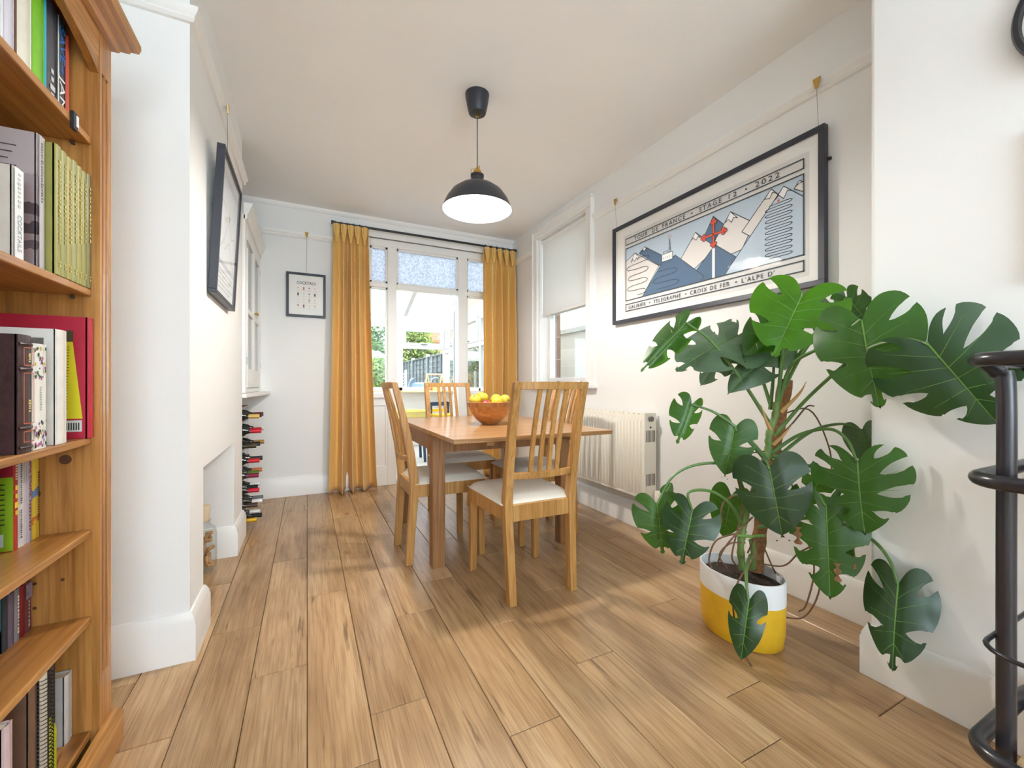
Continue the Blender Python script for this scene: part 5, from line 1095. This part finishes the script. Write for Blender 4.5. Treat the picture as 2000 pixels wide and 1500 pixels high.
def make_leaf(base, tip, nrm, wk=1.0, mat='mid', slits=4, curl=.25, droop=.15, seed=0, brown=False):
    """split monstera leaf: petiole joins at base, tip is the drip tip, nrm the side turned to the room"""
    rr = random.Random(seed); base, tip = Vector(base), Vector(tip); L = (tip - base).length / 1.04
    yv = (base - tip).normalized(); nv = Vector(nrm); nv = (nv - yv * nv.dot(yv)).normalized(); xv = yv.cross(nv)
    M = Matrix(((xv.x, yv.x, nv.x), (xv.y, yv.y, nv.y), (xv.z, yv.z, nv.z)))
    def place(x, y):
        z = -curl * abs(x) ** 1.6 - droop * max(0, -y - .25) ** 2 + .05 * max(0, y) + .018 * sin(9 * y + seed) * abs(x) * 2 - .03 * (1 - min(1, abs(x) * 8))
        return base + M @ Vector((x * wk, y, z)) * L
    vs_, fs = [], []
    for sd in (-1, 1):
        cuts = [0] + [(.27 + .52 * (k + .5 * (slits < 4)) / max(1, slits - 1)) + rr.uniform(-.025, .025) for k in range(slits)] + [1]
        if slits == 0: cuts = [0, 1]
        W = [0] + [rr.uniform(.027, .043) for _ in range(slits)] + [0]; R0 = [1] + [rr.uniform(.32, .52) for _ in range(slits)] + [1]
        m = 12
        for k in range(len(cuts) - 1):
            n = max(3, int((cuts[k + 1] - cuts[k]) * 34)); o = len(vs_)
            for j in range(m + 1):
                r = j / m
                def wd(q): return 0 if r <= R0[q] else W[q] * min(1, sqrt((r - R0[q]) / max(.01, (1 - R0[q]) * .45))) * (1 - .25 * max(0, r - .8) / .2)
                a, b = cuts[k] + wd(k), cuts[k + 1] - wd(k + 1)
                for i in range(n + 1):
                    s = a + (b - a) * i / n; mid = Vector((0, -.86 * max(0, s - .12) / .88 * 1.04 if s < 1 else -1.04, 0)); p = mid.lerp(outl(s), r)
                    if len(cuts) > 2 and r > .9: p *= 1 - .03 * abs(2 * i / n - 1) ** 3
                    vs_.append(place(sd * p.x, p.y))
            for j in range(m):
                for i in range(n):
                    q = (o + j * (n + 1) + i, o + j * (n + 1) + i + 1, o + (j + 1) * (n + 1) + i + 1, o + (j + 1) * (n + 1) + i)
                    fs.append(q if sd == 1 else q[::-1])
    me = bpy.data.meshes.new('leaf'); me.from_pydata([tuple(v) for v in vs_], [], fs)
    bm_ = bmesh.new(); bm_.from_mesh(me); bmesh.ops.remove_doubles(bm_, verts=bm_.verts, dist=.0004); bm_.to_mesh(me); bm_.free()
    me.polygons.foreach_set('use_smooth', [True] * len(me.polygons)); me.materials.append(LM[mat])
    o = bpy.data.objects.new('leaf', me); COL.objects.link(o); o.parent = MO; o.matrix_parent_inverse = Matrix.Translation(-Vector(MO.location))
    v = MB().tube([place(0, -t / 12 * 1.0) + nv * .0008 for t in range(13)], [.0026 - .0018 * t / 12 for t in range(13)], 6)
    for s in (.3, .43, .56, .69, .82):
        for sd in (-1, 1):
            e = Vector((0, -.86 * (s - .12) / .88 * 1.04, 0)); p = outl(s + .04); v.tube([place(sd * e.lerp(p, t).x, e.lerp(p, t).y) + nv * .0006 for t in (0, .25, .5, .75)], [.0011, .0009, .0007, .0004], 4)
    v.build('leaf_veins', VEIN, o, smooth=True)
    if brown:
        BR = pm('leaf_scorch', (150, 110, 74), .85, var=.3, scale=40)
        for cx, cy, w_, h_ in ((-.36, -.38, .12, .2), (.10, -.72, .10, .2), (.3, -.62, .05, .06)):
            b_ = MB(); n = 8; q = []
            for j in range(n + 1):
                for i in range(n + 1): x, y = cx + w_ * (i / n - .5) * (.6 + .4 * sin(j * 1.7)), cy + h_ * (j / n - .5); q.append(place(x, y) + nv * (.002 + .002 * sin(i * 2 + j * 3)))
            b_.add(q, [(j * (n + 1) + i, j * (n + 1) + i + 1, (j + 1) * (n + 1) + i + 1, (j + 1) * (n + 1) + i) for j in range(n) for i in range(n)]).build('scorched_patch', BR, o, smooth=True)
    return base
def stalk(pts, r0=.0075, r1=.0042):
    p = spline(pts, 7); MB().tube(p, [r0 + (r1 - r0) * k / (len(p) - 1) for k in range(len(p))], 8).build('petiole', STEMD, MO, smooth=True)
CAMV = lambda p: (CAM - Vector(p)).normalized()
UP, SIDE = Vector((0, 0, 1)), RT
def lf(b, t, db=0, dt=0, up=0., side=0., stem=None, **kw):
    """leaf from photo pixels: base, tip, depth offsets; up and side tilt the face away from the camera"""
    bb, tt = pd(*b, db), pd(*t, dt); n = CAMV(bb) + UP * up + SIDE * side
    make_leaf(bb, tt, n, **kw)
    if stem: stalk([pd(*q) for q in stem] + [bb + Vector((0, 0, .0))])
C_ = (1508, 800, 0.0)
lf((1568, 572), (1512, 690), -.10, -.16, up=-.2, side=-.2, mat='bright', wk=1.15, slits=3, seed=1, curl=.12, stem=[(1516, 800, -.01), (1530, 700, -.04), (1552, 620, -.08)])
lf((1530, 612), (1455, 690), .02, -.02, up=.3, mat='mid', wk=.8, slits=2, seed=2, stem=[(1518, 800, 0), (1526, 700, .01)])
lf((1652, 588), (1600, 668), -.02, .02, up=.9, side=.3, mat='grey', wk=1.1, slits=3, seed=3, stem=[(1530, 760, .02), (1575, 680, .0)])
lf((1655, 580), (1706, 640), -.05, -.10, up=.8, side=-.2, mat='mid', wk=.8, slits=3, seed=31, stem=[(1540, 720, .03), (1600, 640, -.01)])
lf((1681, 624), (1712, 797), -.31, -.37, up=.1, side=-.45, mat='mid', wk=1.02, slits=3, seed=4, stem=[(1520, 790, -.01), (1545, 715, -.05), (1600, 680, -.18), (1640, 655, -.25)])
lf((1811, 671), (1955, 835), -.50, -.58, up=.3, side=-.25, mat='dark', wk=1.18, slits=4, seed=5, stem=[(1514, 850, -.02), (1580, 775, -.1), (1680, 690, -.30), (1760, 664, -.42)])
lf((1340, 630), (1254, 722), .05, .0, up=.9, side=.75, mat='mid', wk=.45, slits=3, seed=6, curl=.8, stem=[(1505, 830, 0), (1450, 745, .03), (1390, 668, .05)])
lf((1438, 652), (1320, 712), .10, .02, up=1.3, side=.2, mat='grey', wk=1.05, slits=3, seed=7, curl=.4, stem=[(1508, 800, .02), (1480, 720, .06)])
lf((1440, 655), (1368, 752), .14, .16, up=.5, side=.3, mat='grey', wk=.7, slits=4, seed=71, curl=.5)
lf((1512, 680), (1420, 762), .04, .0, up=1.0, side=.3, mat='grey', wk=.6, slits=1, seed=8, curl=.5, stem=[(1504, 800, .02), (1510, 740, .03)])
lf((1352, 790), (1326, 868), .0, -.02, up=.4, side=.6, mat='mid', wk=.8, slits=3, seed=9, curl=.7, stem=[(1500, 900, -.02), (1455, 850, -.02), (1400, 808, 0)])
lf((1434, 836), (1416, 930), -.02, -.04, up=.15, side=.1, mat='mid', wk=.92, slits=2, seed=10, curl=.1, stem=[(1500, 905, -.02), (1470, 870, -.02)])
lf((1503, 917), (1530, 1052), -.16, -.2, up=.35, mat='dark', wk=1.06, slits=2, seed=11, stem=[(1496, 905, -.03), (1490, 898, -.08), (1498, 903, -.13)])
lf((1283, 985), (1296, 1086), .02, .0, up=.1, side=.1, mat='mid', wk=1.0, slits=3, seed=12, curl=.1, stem=[(1462, 985, -.02), (1430, 915, 0), (1370, 906, .02), (1315, 930, .02)])
lf((1352, 997), (1330, 1104), -.08, -.12, up=.3, mat='dark', wk=1.02, slits=3, seed=13, stem=[(1455, 1040, -.02), (1430, 990, -.05), (1390, 960, -.06), (1345, 962, -.07)])
lf((1428, 968), (1412, 1052), .08, .09, up=.1, mat='mid', wk=.85, slits=0, seed=14, stem=[(1462, 1000, 0), (1445, 970, .05)])
lf((1673, 901), (1684, 1045), -.27, -.33, up=.15, side=-.5, mat='mid', wk=1.2, slits=4, seed=15, stem=[(1500, 890, -.01), (1560, 850, -.05), (1620, 838, -.15), (1655, 860, -.22)])
lf((1683, 840), (1700, 912), -.03, -.05, up=-.2, side=-.2, mat='grey', wk=.95, slits=0, seed=16, stem=[(1510, 900, .02), (1580, 845, .02), (1640, 828, -.01)])
lf((1613, 988), (1622, 1176), -.22, -.28, up=.3, mat='mid', wk=.78, slits=4, seed=17, brown=True, stem=[(1490, 960, -.03), (1540, 965, -.1), (1590, 960, -.18)])
lf((1753, 1140), (1738, 1312), -.36, -.42, up=.4, side=-.35, mat='dark', wk=.72, slits=3, seed=18, curl=.5, stem=[(1480, 1030, -.02), (1600, 1010, -.1), (1690, 1045, -.24), (1735, 1090, -.33)])
lf((1462, 1175), (1446, 1294), -.22, -.26, up=.2, mat='dark', wk=.62, slits=1, seed=19, stem=[(1466, 1085, -.03), (1458, 1110, -.14), (1458, 1140, -.2)])
lf((1604, 926), (1576, 990), .02, .04, up=.4, mat='mid', wk=.8, slits=3, seed=20, stem=[(1505, 890, 0), (1560, 900, .02)])
lf((1664, 1040), (1678, 1122), -.02, -.02, up=.3, side=.8, mat='mid', wk=.4, slits=0, seed=21, curl=.8, stem=[(1490, 1000, -.01), (1560, 1010, -.01), (1630, 1020, -.02)])
lf((1300, 962), (1312, 942), .06, .07, up=.3, mat='mid', wk=1.0, slits=0, seed=22)
def root(pts, r=.0032): MB().tube(spline([pd(*q) for q in pts], 6), r, 6).build('aerial_root', ROOT, MO, smooth=True)
for q in ([(1512, 815, .03), (1580, 800, .05), (1618, 870, .06), (1625, 930, .05)], [(1505, 870, .02), (1545, 830, .04), (1575, 795, .05), (1590, 793, .05)], [(1500, 880, 0), (1455, 890, -.02), (1440, 925, -.02), (1450, 990, -.03), (1430, 1080, -.05), (1438, 1105, -.03)], [(1470, 1010, -.03), (1440, 1040, -.06), (1412, 1075, -.05), (1400, 1105, -.02)], [(1455, 1060, -.03), (1425, 1062, -.07), (1405, 1085, -.06), (1420, 1110, -.03)], [(1490, 1040, .0), (1470, 1090, -.1), (1440, 1140, -.16), (1432, 1190, -.17), (1446, 1260, -.19), (1468, 1302, -.2)],
          [(1480, 1100, -.02), (1530, 1105, -.06), (1560, 1080, -.08), (1590, 1060, -.06), (1560, 1040, -.02)], [(1500, 1000, .05), (1570, 1050, .05), (1590, 1110, .0), (1575, 1180, -.02), (1560, 1195, -.02)], [(1525, 1205, .02), (1570, 1205, .02), (1598, 1160, .03), (1600, 1100, .05), (1560, 1020, .06)], [(1460, 1080, -.02), (1480, 1050, -.05), (1510, 1110, -.03), (1520, 1125, -.02)], [(1545, 1000, .04), (1550, 960, .04), (1530, 900, .03), (1520, 860, .03)], [(1470, 960, -.03), (1420, 975, -.05), (1408, 1000, -.05), (1410, 1020, -.05)], [(1445, 1040, -.03), (1400, 1055, -.06), (1385, 1090, -.04), (1390, 1110, -.02)]):
    root(q)
for q in ([(1506, 842, -.012), (1496, 820, -.03), (1486, 790, -.035)], [(1525, 805, -.01), (1560, 770, -.04), (1575, 745, -.05)], [(1510, 868, -.015), (1530, 850, -.04), (1548, 828, -.05)]):
    p = spline([pd(*k) for k in q], 5); MB().tube(p, [.009 - .0008 * k for k in range(len(p))], 8).build('dry_sheath', pm('dry_sheath', (190, 150, 96), .8, var=.15), MO, smooth=True)
# ================================================================== OUTSIDE: garden, walls, houses
GR = MB().box(-12, 30, 4.35, 40, -.3, -.16).box(2.4, 30, -6, 4.35, -.3, -.16).build('ground', pm('garden_ground', (110, 116, 84), .95, var=.25, scale=1.5)); tag(GR, 'garden lawn and paving outside the conservatory', 'ground', kind='structure')
def brickmat(name, c1, c2, mortar, scale):
    k = NT(name); tc = k.add('ShaderNodeTexCoord'); mp = k.add('ShaderNodeMapping'); mp.inputs['Rotation'].default_value = (pi / 2, 0, pi / 2); k.link(tc.outputs['Object'], mp.inputs[0])
    b = k.add('ShaderNodeTexBrick'); b.inputs['Color1'].default_value = (*lin(c1), 1); b.inputs['Color2'].default_value = (*lin(c2), 1); b.inputs['Mortar'].default_value = (*lin(mortar), 1); b.inputs['Scale'].default_value = scale
    b.inputs['Mortar Size'].default_value = .012; b.inputs['Brick Width'].default_value = .225 * 4; b.inputs['Row Height'].default_value = .075 * 4
    k.link(mp.outputs[0], b.inputs['Vector']); k.link(b.outputs[0], k.b.inputs['Base Color']); k.b.inputs['Roughness'].default_value = .9; MATS[name] = k.m; return k.m
BRK = brickmat('garden_brick', (176, 164, 150), (196, 184, 170), (206, 200, 190), 4)
gw = B(3.2, 3.42, 1.2, 6.3, -.2, 1.68).build('brick_wall', BRK); tag(gw, 'weathered brick garden wall outside the sash window', 'wall')
cp = B(3.17, 3.45, 1.2, 6.3, 1.68, 1.74).build('coping', pm('coping_stone', (170, 164, 154), .9), gw)
B(2.246, 2.30, 3.572, 3.70, .9, 2.5).build('brick_jamb', brickmat('house_brick', (124, 92, 74), (146, 112, 92), (180, 172, 160), 4), W2)
FEN = wood('fence_grey', (104, 108, 110), (128, 132, 134), (150, 152, 152), axis=1, rand=True, rough=.9)
FN = wempty('garden_fence', (3.2, 11, -.1)); tag(FN, 'weathered grey lap-board fence along the garden boundary', 'fence')
def fence_panel(y0, y1):
    m = MB(); n = 13
    for k in range(n):
        z = -.12 + k * 1.86 / n; m.hexa([(3.175, y0, z), (3.2, y0, z), (3.2, y1, z), (3.175, y1, z)], [(3.192, y0, z + .155), (3.2, y0, z + .155), (3.2, y1, z + .155), (3.192, y1, z + .155)])
    o = m.build('lap_panel', FEN, FN)
    for k in range(5):
        y = y0 + (y1 - y0 - .04) * k / 4; B(3.14, 3.176, y, y + .04, -.12, 1.76).build('batten', FEN, o)
    B(3.13, 3.22, y0, y1, 1.76, 1.79).build('capping', FEN, o)
for i in range(5):
    fence_panel(6.4 + i * 1.9, 6.4 + i * 1.9 + 1.8)
    B(3.12, 3.22, 6.3 + i * 1.9, 6.39 + i * 1.9, -.2, 1.86).build('post', pm('post_concrete', (150, 150, 146), .9), FN)
def bush(name, c, r, n, cols, lb, cat, seed, trunk=None, ls=.07):
    rr = random.Random(seed); o = wempty(name, (c[0], c[1], -.16)); tag(o, lb, cat); mt = leafmat('foliage_%d' % seed, cols[0], cols[1], .3, .6)
    m = MB(); blobs = [(Vector(c) + Vector((rr.uniform(-1, 1) * r[0] * .6, rr.uniform(-1, 1) * r[1] * .6, rr.uniform(-1, 1) * r[2] * .6)), rr.uniform(.35, .6)) for _ in range(9)]
    for _ in range(n):
        bc, bs = rr.choice(blobs); d = Vector((rr.gauss(0, 1), rr.gauss(0, 1), rr.gauss(0, 1))).normalized(); p = bc + Vector((d.x * r[0], d.y * r[1], d.z * r[2])) * bs * rr.uniform(.7, 1.05)
        if p.z < -.1: continue
        a = Vector((rr.gauss(0, 1), rr.gauss(0, 1), rr.gauss(0, .6))).normalized(); b = a.orthogonal().normalized(); s = ls * rr.uniform(.6, 1.4)
        m.add([p - a * s, p + b * s * .45, p + a * s, p - b * s * .45], [(0, 1, 2, 3)])
    m.build('foliage', mt, o, kind='stuff')
    MB().tube([(c[0], c[1], -.2), (c[0] + .05, c[1], c[2] * .5), (c[0], c[1], c[2])], [trunk or .05, (trunk or .05) * .8, .02], 8).build('trunk', pm('bark', (96, 80, 64), .95), o)
bush('garden_shrub', (1.05, 9.6, .75), (.8, .6, 1.0), 5000, ((84, 110, 52), (150, 180, 60)), 'leafy green shrub behind the white trellis', 'shrub', 41)
bush('garden_tree', (1.2, 17.5, 2.9), (2.2, 1.3, 2.2), 7000, ((66, 100, 54), (120, 160, 60)), 'broad green tree behind the garden shed', 'tree', 42, .14, .11)
bush('garden_tree', (4.5, 18.6, 2.6), (1.1, 1.0, 2.4), 5500, ((96, 118, 48), (170, 180, 60)), 'yellow-green tree beyond the end of the fence', 'tree', 43, .1, .1)
bush('garden_hedge', (2.86, 7.2, .6), (.42, 1.4, .95), 5000, ((92, 96, 60), (140, 150, 70)), 'brownish hedge growing against the garden fence', 'hedge', 44, .04, .05)
bush('garden_shrub', (2.86, 4.95, .75), (.16, .3, .8), 420, ((96, 112, 92), (130, 150, 100)), 'thin ivy shrub growing against the brick garden wall', 'shrub', 45, .015, .05)
TL = wempty('garden_trellis', (1.35, 8.2, 0)); tag(TL, 'white diamond lattice trellis in the garden', 'trellis')
m = MB()
for k in range(-12, 14):
    for sg in (-1, 1):
        x0 = 1.0 + k * .06; a, b = Vector((x0, 8.2 + .006 * sg, -.1)), Vector((x0 + sg * 1.32, 8.2 + .006 * sg, 1.22))
        # clip to the panel
        t0 = max(0, min(1, ((1.0 if sg > 0 else 1.72) - a.x) / (b.x - a.x))); t1 = max(0, min(1, ((1.72 if sg > 0 else 1.0) - a.x) / (b.x - a.x)))
        if t1 - t0 > .02: m.tube([a.lerp(b, t0), a.lerp(b, t1)], .008, 4)
m.build('lattice', pm('trellis_white', (226, 228, 226), .7), TL)
for x in (1.0, 1.72): B(x - .02, x + .02, 8.18, 8.22, -.16, 1.26).build('trellis_post', pm('trellis_white', (226, 228, 226), .7), TL)
SHD = wempty('garden_shed', (.5, 12, 0)); tag(SHD, 'low garden shed with a pale corrugated roof', 'shed')
B(-.7, 1.75, 11.4, 12.8, -.16, 1.66).build('shed_wall', FEN, SHD)
m = MB(); N = 40; vs_ = []
for i in range(N + 1):
    x = -.85 + 2.75 * i / N; z = .018 * sin(i * pi / 2 * 1.0); vs_ += [(x, 11.2, 1.66 + z), (x, 13, 1.95 + z), (x, 11.2, 1.70 + z), (x, 13, 1.99 + z)]
m.add(vs_, [(4 * i, 4 * i + 4, 4 * i + 5, 4 * i + 1) for i in range(N)] + [(4 * i + 2, 4 * i + 3, 4 * i + 7, 4 * i + 6) for i in range(N)] + [(4 * i, 4 * i + 2, 4 * i + 6, 4 * i + 4) for i in range(N)]).build('corrugated_roof', pm('roof_sheet', (206, 210, 212), .6), SHD)
def house(name, x0, x1, y0, y1, ez, rz_, wallm, roofm, lb, along='x'):
    o = wempty(name, ((x0 + x1) / 2, (y0 + y1) / 2, -.16)); tag(o, lb, 'house')
    B(x0, x1, y0, y1, -.16, ez).build('wall', wallm, o); xm, ym_ = (x0 + x1) / 2, (y0 + y1) / 2; e = .3; t = .12
    if along == 'x':
        for s, ya in ((1, y0 - e), (-1, y1 + e)): MB().hexa([(x0 - e, ya, ez - .1), (x1 + e, ya, ez - .1), (x1 + e, ym_, rz_), (x0 - e, ym_, rz_)], [(x0 - e, ya, ez - .1 + t), (x1 + e, ya, ez - .1 + t), (x1 + e, ym_, rz_ + t), (x0 - e, ym_, rz_ + t)]).build('roof_slope', roofm, o)
        for xa in (x0, x1 - .1): MB().prism([(y0, ez), (y1, ez), (ym_, rz_)], .1, basis((0, 1, 0), (0, 0, 1), (xa, 0, 0))).build('gable', wallm, o)
    else:
        for xa in (x0 - e, x1 + e): MB().hexa([(xa, y0 - e, ez - .1), (xm, y0 - e, rz_), (xm, y1 + e, rz_), (xa, y1 + e, ez - .1)], [(xa, y0 - e, ez - .1 + t), (xm, y0 - e, rz_ + t), (xm, y1 + e, rz_ + t), (xa, y1 + e, ez - .1 + t)]).build('roof_slope', roofm, o)
        for ya in (y0, y1 - .1): MB().prism([(x0, ez), (x1, ez), (xm, rz_)], .1, basis((1, 0, 0), (0, 0, 1), (0, ya + .1, 0))).build('gable', wallm, o)
        MB().hexa([(x0 - e, y0 - e - .03, ez - .16), (x0 - e + .12, y0 - e - .03, ez - .16), (xm + .06, y0 - e - .03, rz_ - .08), (xm - .06, y0 - e - .03, rz_ - .08)], [(x0 - e, y0 - e - .03, ez + .06), (x0 - e + .12, y0 - e - .03, ez + .06), (xm + .06, y0 - e - .03, rz_ + .14), (xm - .06, y0 - e - .03, rz_ + .14)]).build('barge_board', pm('barge_dark', (70, 70, 74), .7), o)
    w_ = B(x0 + .9, x0 + 2.0, y0 - .04, y0 + .02, 1.2, 2.3).build('window', UPVC, o); B(x0 + .97, x0 + 1.93, y0 - .05, y0 - .035, 1.27, 2.23).build('pane', pm('house_pane', (90, 100, 110), .15), w_)
YBK = brickmat('yellow_brick', (214, 180, 132), (226, 196, 150), (220, 200, 170), 4)
def tiles(name, c, d):
    k = NT(name); tc = k.add('ShaderNodeTexCoord'); mp = k.add('ShaderNodeMapping'); mp.inputs['Scale'].default_value = (3.2, 3.2, 4.2); k.link(tc.outputs['Object'], mp.inputs[0])
    b = k.add('ShaderNodeTexBrick'); b.inputs['Color1'].default_value = (*lin(c), 1); b.inputs['Color2'].default_value = (*lin(d), 1); b.inputs['Mortar'].default_value = (*[x * .35 for x in lin(c)], 1); b.inputs['Scale'].default_value = 1; b.inputs['Mortar Size'].default_value = .03
    k.link(mp.outputs[0], b.inputs['Vector']); k.link(b.outputs[0], k.b.inputs['Base Color']); k.b.inputs['Roughness'].default_value = .85; return k.m
house('house', 5.7, 16, 22, 28, 3.3, 7.2, YBK, tiles('red_tiles', (186, 92, 66), (166, 78, 58)), 'yellow brick house with a red tiled roof beyond the fence')
house('house', 6.3, 12.5, 13.2, 19, 2.9, 5.6, pm('white_render', (226, 222, 214), .9), tiles('grey_tiles', (170, 164, 158), (150, 146, 142)), 'white rendered house with a grey roof beyond the hedge', 'y')

# ------------------------------------------------------------------ things in the conservatory and garden
WT = empty('toy_water_table', (1.18, 5.45, 0)); tag(WT, 'round pale yellow play tray on dark blue legs in the conservatory', 'toy')
PYEL = pm('plastic_pale_yellow', (226, 206, 120), .45); PBL = pm('plastic_navy', (40, 62, 92), .45)
MB().lathe([(0, .56), (.24, .56), (.27, .575), (.285, .64), (.29, .645), (.275, .645), (.26, .59), (0, .575)], 36).build('tray', PYEL, WT, smooth=True)
for a in range(4):
    t = a * pi / 2 + .7; MB().tube([(.22 * cos(t), .22 * sin(t), .565), (.26 * cos(t), .26 * sin(t), 0)], .018, 10).build('leg', PBL, WT, smooth=True)
MB().lathe([(.2, .5), (.25, .5), (.25, .56), (.2, .56)], 36).build('frame_ring', PBL, WT, smooth=True)
TC = empty('childs_chair', (1.68, 5.5, 0), .3); tag(TC, 'small navy and yellow childs chair in the conservatory', 'chair')
for x in (-.14, .14):
    for y in (-.13, .13): B(x - .016, x + .016, y - .016, y + .016, 0, .74 if y > 0 else .55).build('leg', PBL, TC, bevel=.004)
B(-.17, .17, -.16, .16, .55, .585).build('seat', pm('plastic_yellow', (240, 196, 30), .45), TC, bevel=.01); B(-.14, .14, .12, .14, .69, .745).build('top_rail', PBL, TC, bevel=.005); B(-.14, .14, .12, .14, .61, .65).build('back_rail', pm('plastic_yellow', (240, 196, 30), .45), TC, bevel=.005)
TS = empty('toy_swing_frame', (1.86, 6.62, .885), .2); tag(TS, 'small pale wooden toy frame with a hoop on the conservatory sill', 'toy')
for x in (-.14, .12):
    MB().tube([(x - .07, -.03, .002), (x, 0, .27)], .013, 8).build('frame_leg', pw, TS); MB().tube([(x + .07, .03, .002), (x, 0, .27)], .013, 8).build('frame_leg', pw, TS)
MB().tube([(-.16, 0, .26), (.14, 0, .26)], .012, 8).build('cross_bar', pw, TS)
MB().tube([(.02 + .09 * cos(t * pi / 8), .02, .12 + .09 * sin(t * pi / 8)) for t in range(17)], .008, 8).build('hoop', pm('hoop_green', (150, 180, 160), .5), TS, smooth=True)
B(-.06, .06, -.03, .03, .002, .09).build('block', pm('block_orange', (214, 130, 70), .6), TS, bevel=.004)
GS_ = empty('garden_slide', (2.25, 9.6, -.16), .9); tag(GS_, 'blue-grey plastic garden slide standing by the fence', 'slide')
PGB = pm('plastic_bluegrey', (120, 136, 152), .5)
pr = [(-.75, .08), (-.5, .12), (0, .75), (.2, 1.12), (.4, 1.16)]
m = MB()
for (a, za), (b, zb2) in zip(pr, pr[1:]):
    m.hexa([(a, -.22, za), (b, -.22, zb2), (b, .22, zb2), (a, .22, za)], [(a, -.22, za + .03), (b, -.22, zb2 + .03), (b, .22, zb2 + .03), (a, .22, za + .03)])
    for s in (-.24, .22): m.hexa([(a, s, za), (b, s, zb2), (b, s + .03, zb2), (a, s + .03, za)], [(a, s, za + .14), (b, s, zb2 + .14), (b, s + .03, zb2 + .14), (a, s + .03, za + .14)])
m.build('chute', PGB, GS_)
for s in (-.2, .2):
    MB().tube([(.36, s, 1.15), (.62, s, 0)], .03, 10).build('ladder_leg', PGB, GS_); MB().tube([(.1, s, .9), (-.02, s, 0)], .025, 10).build('support_leg', PGB, GS_)
for k in range(4): MB().tube([(.42 + .055 * k, -.2, .9 - .24 * k), (.42 + .055 * k, .2, .9 - .24 * k)], .018, 8).build('rung', PGB, GS_)

house('unseen_sun_block', 4.6, 9, -3.5, 4.3, 4.0, 4.6, pm('sun_block_render', (232, 230, 226), .9), tiles('slate_tiles', (120, 122, 128), (104, 106, 112)), 'unseen pale building added to keep the sun off the sash window')  # out-of-view building added to stop direct sun entering by the sash
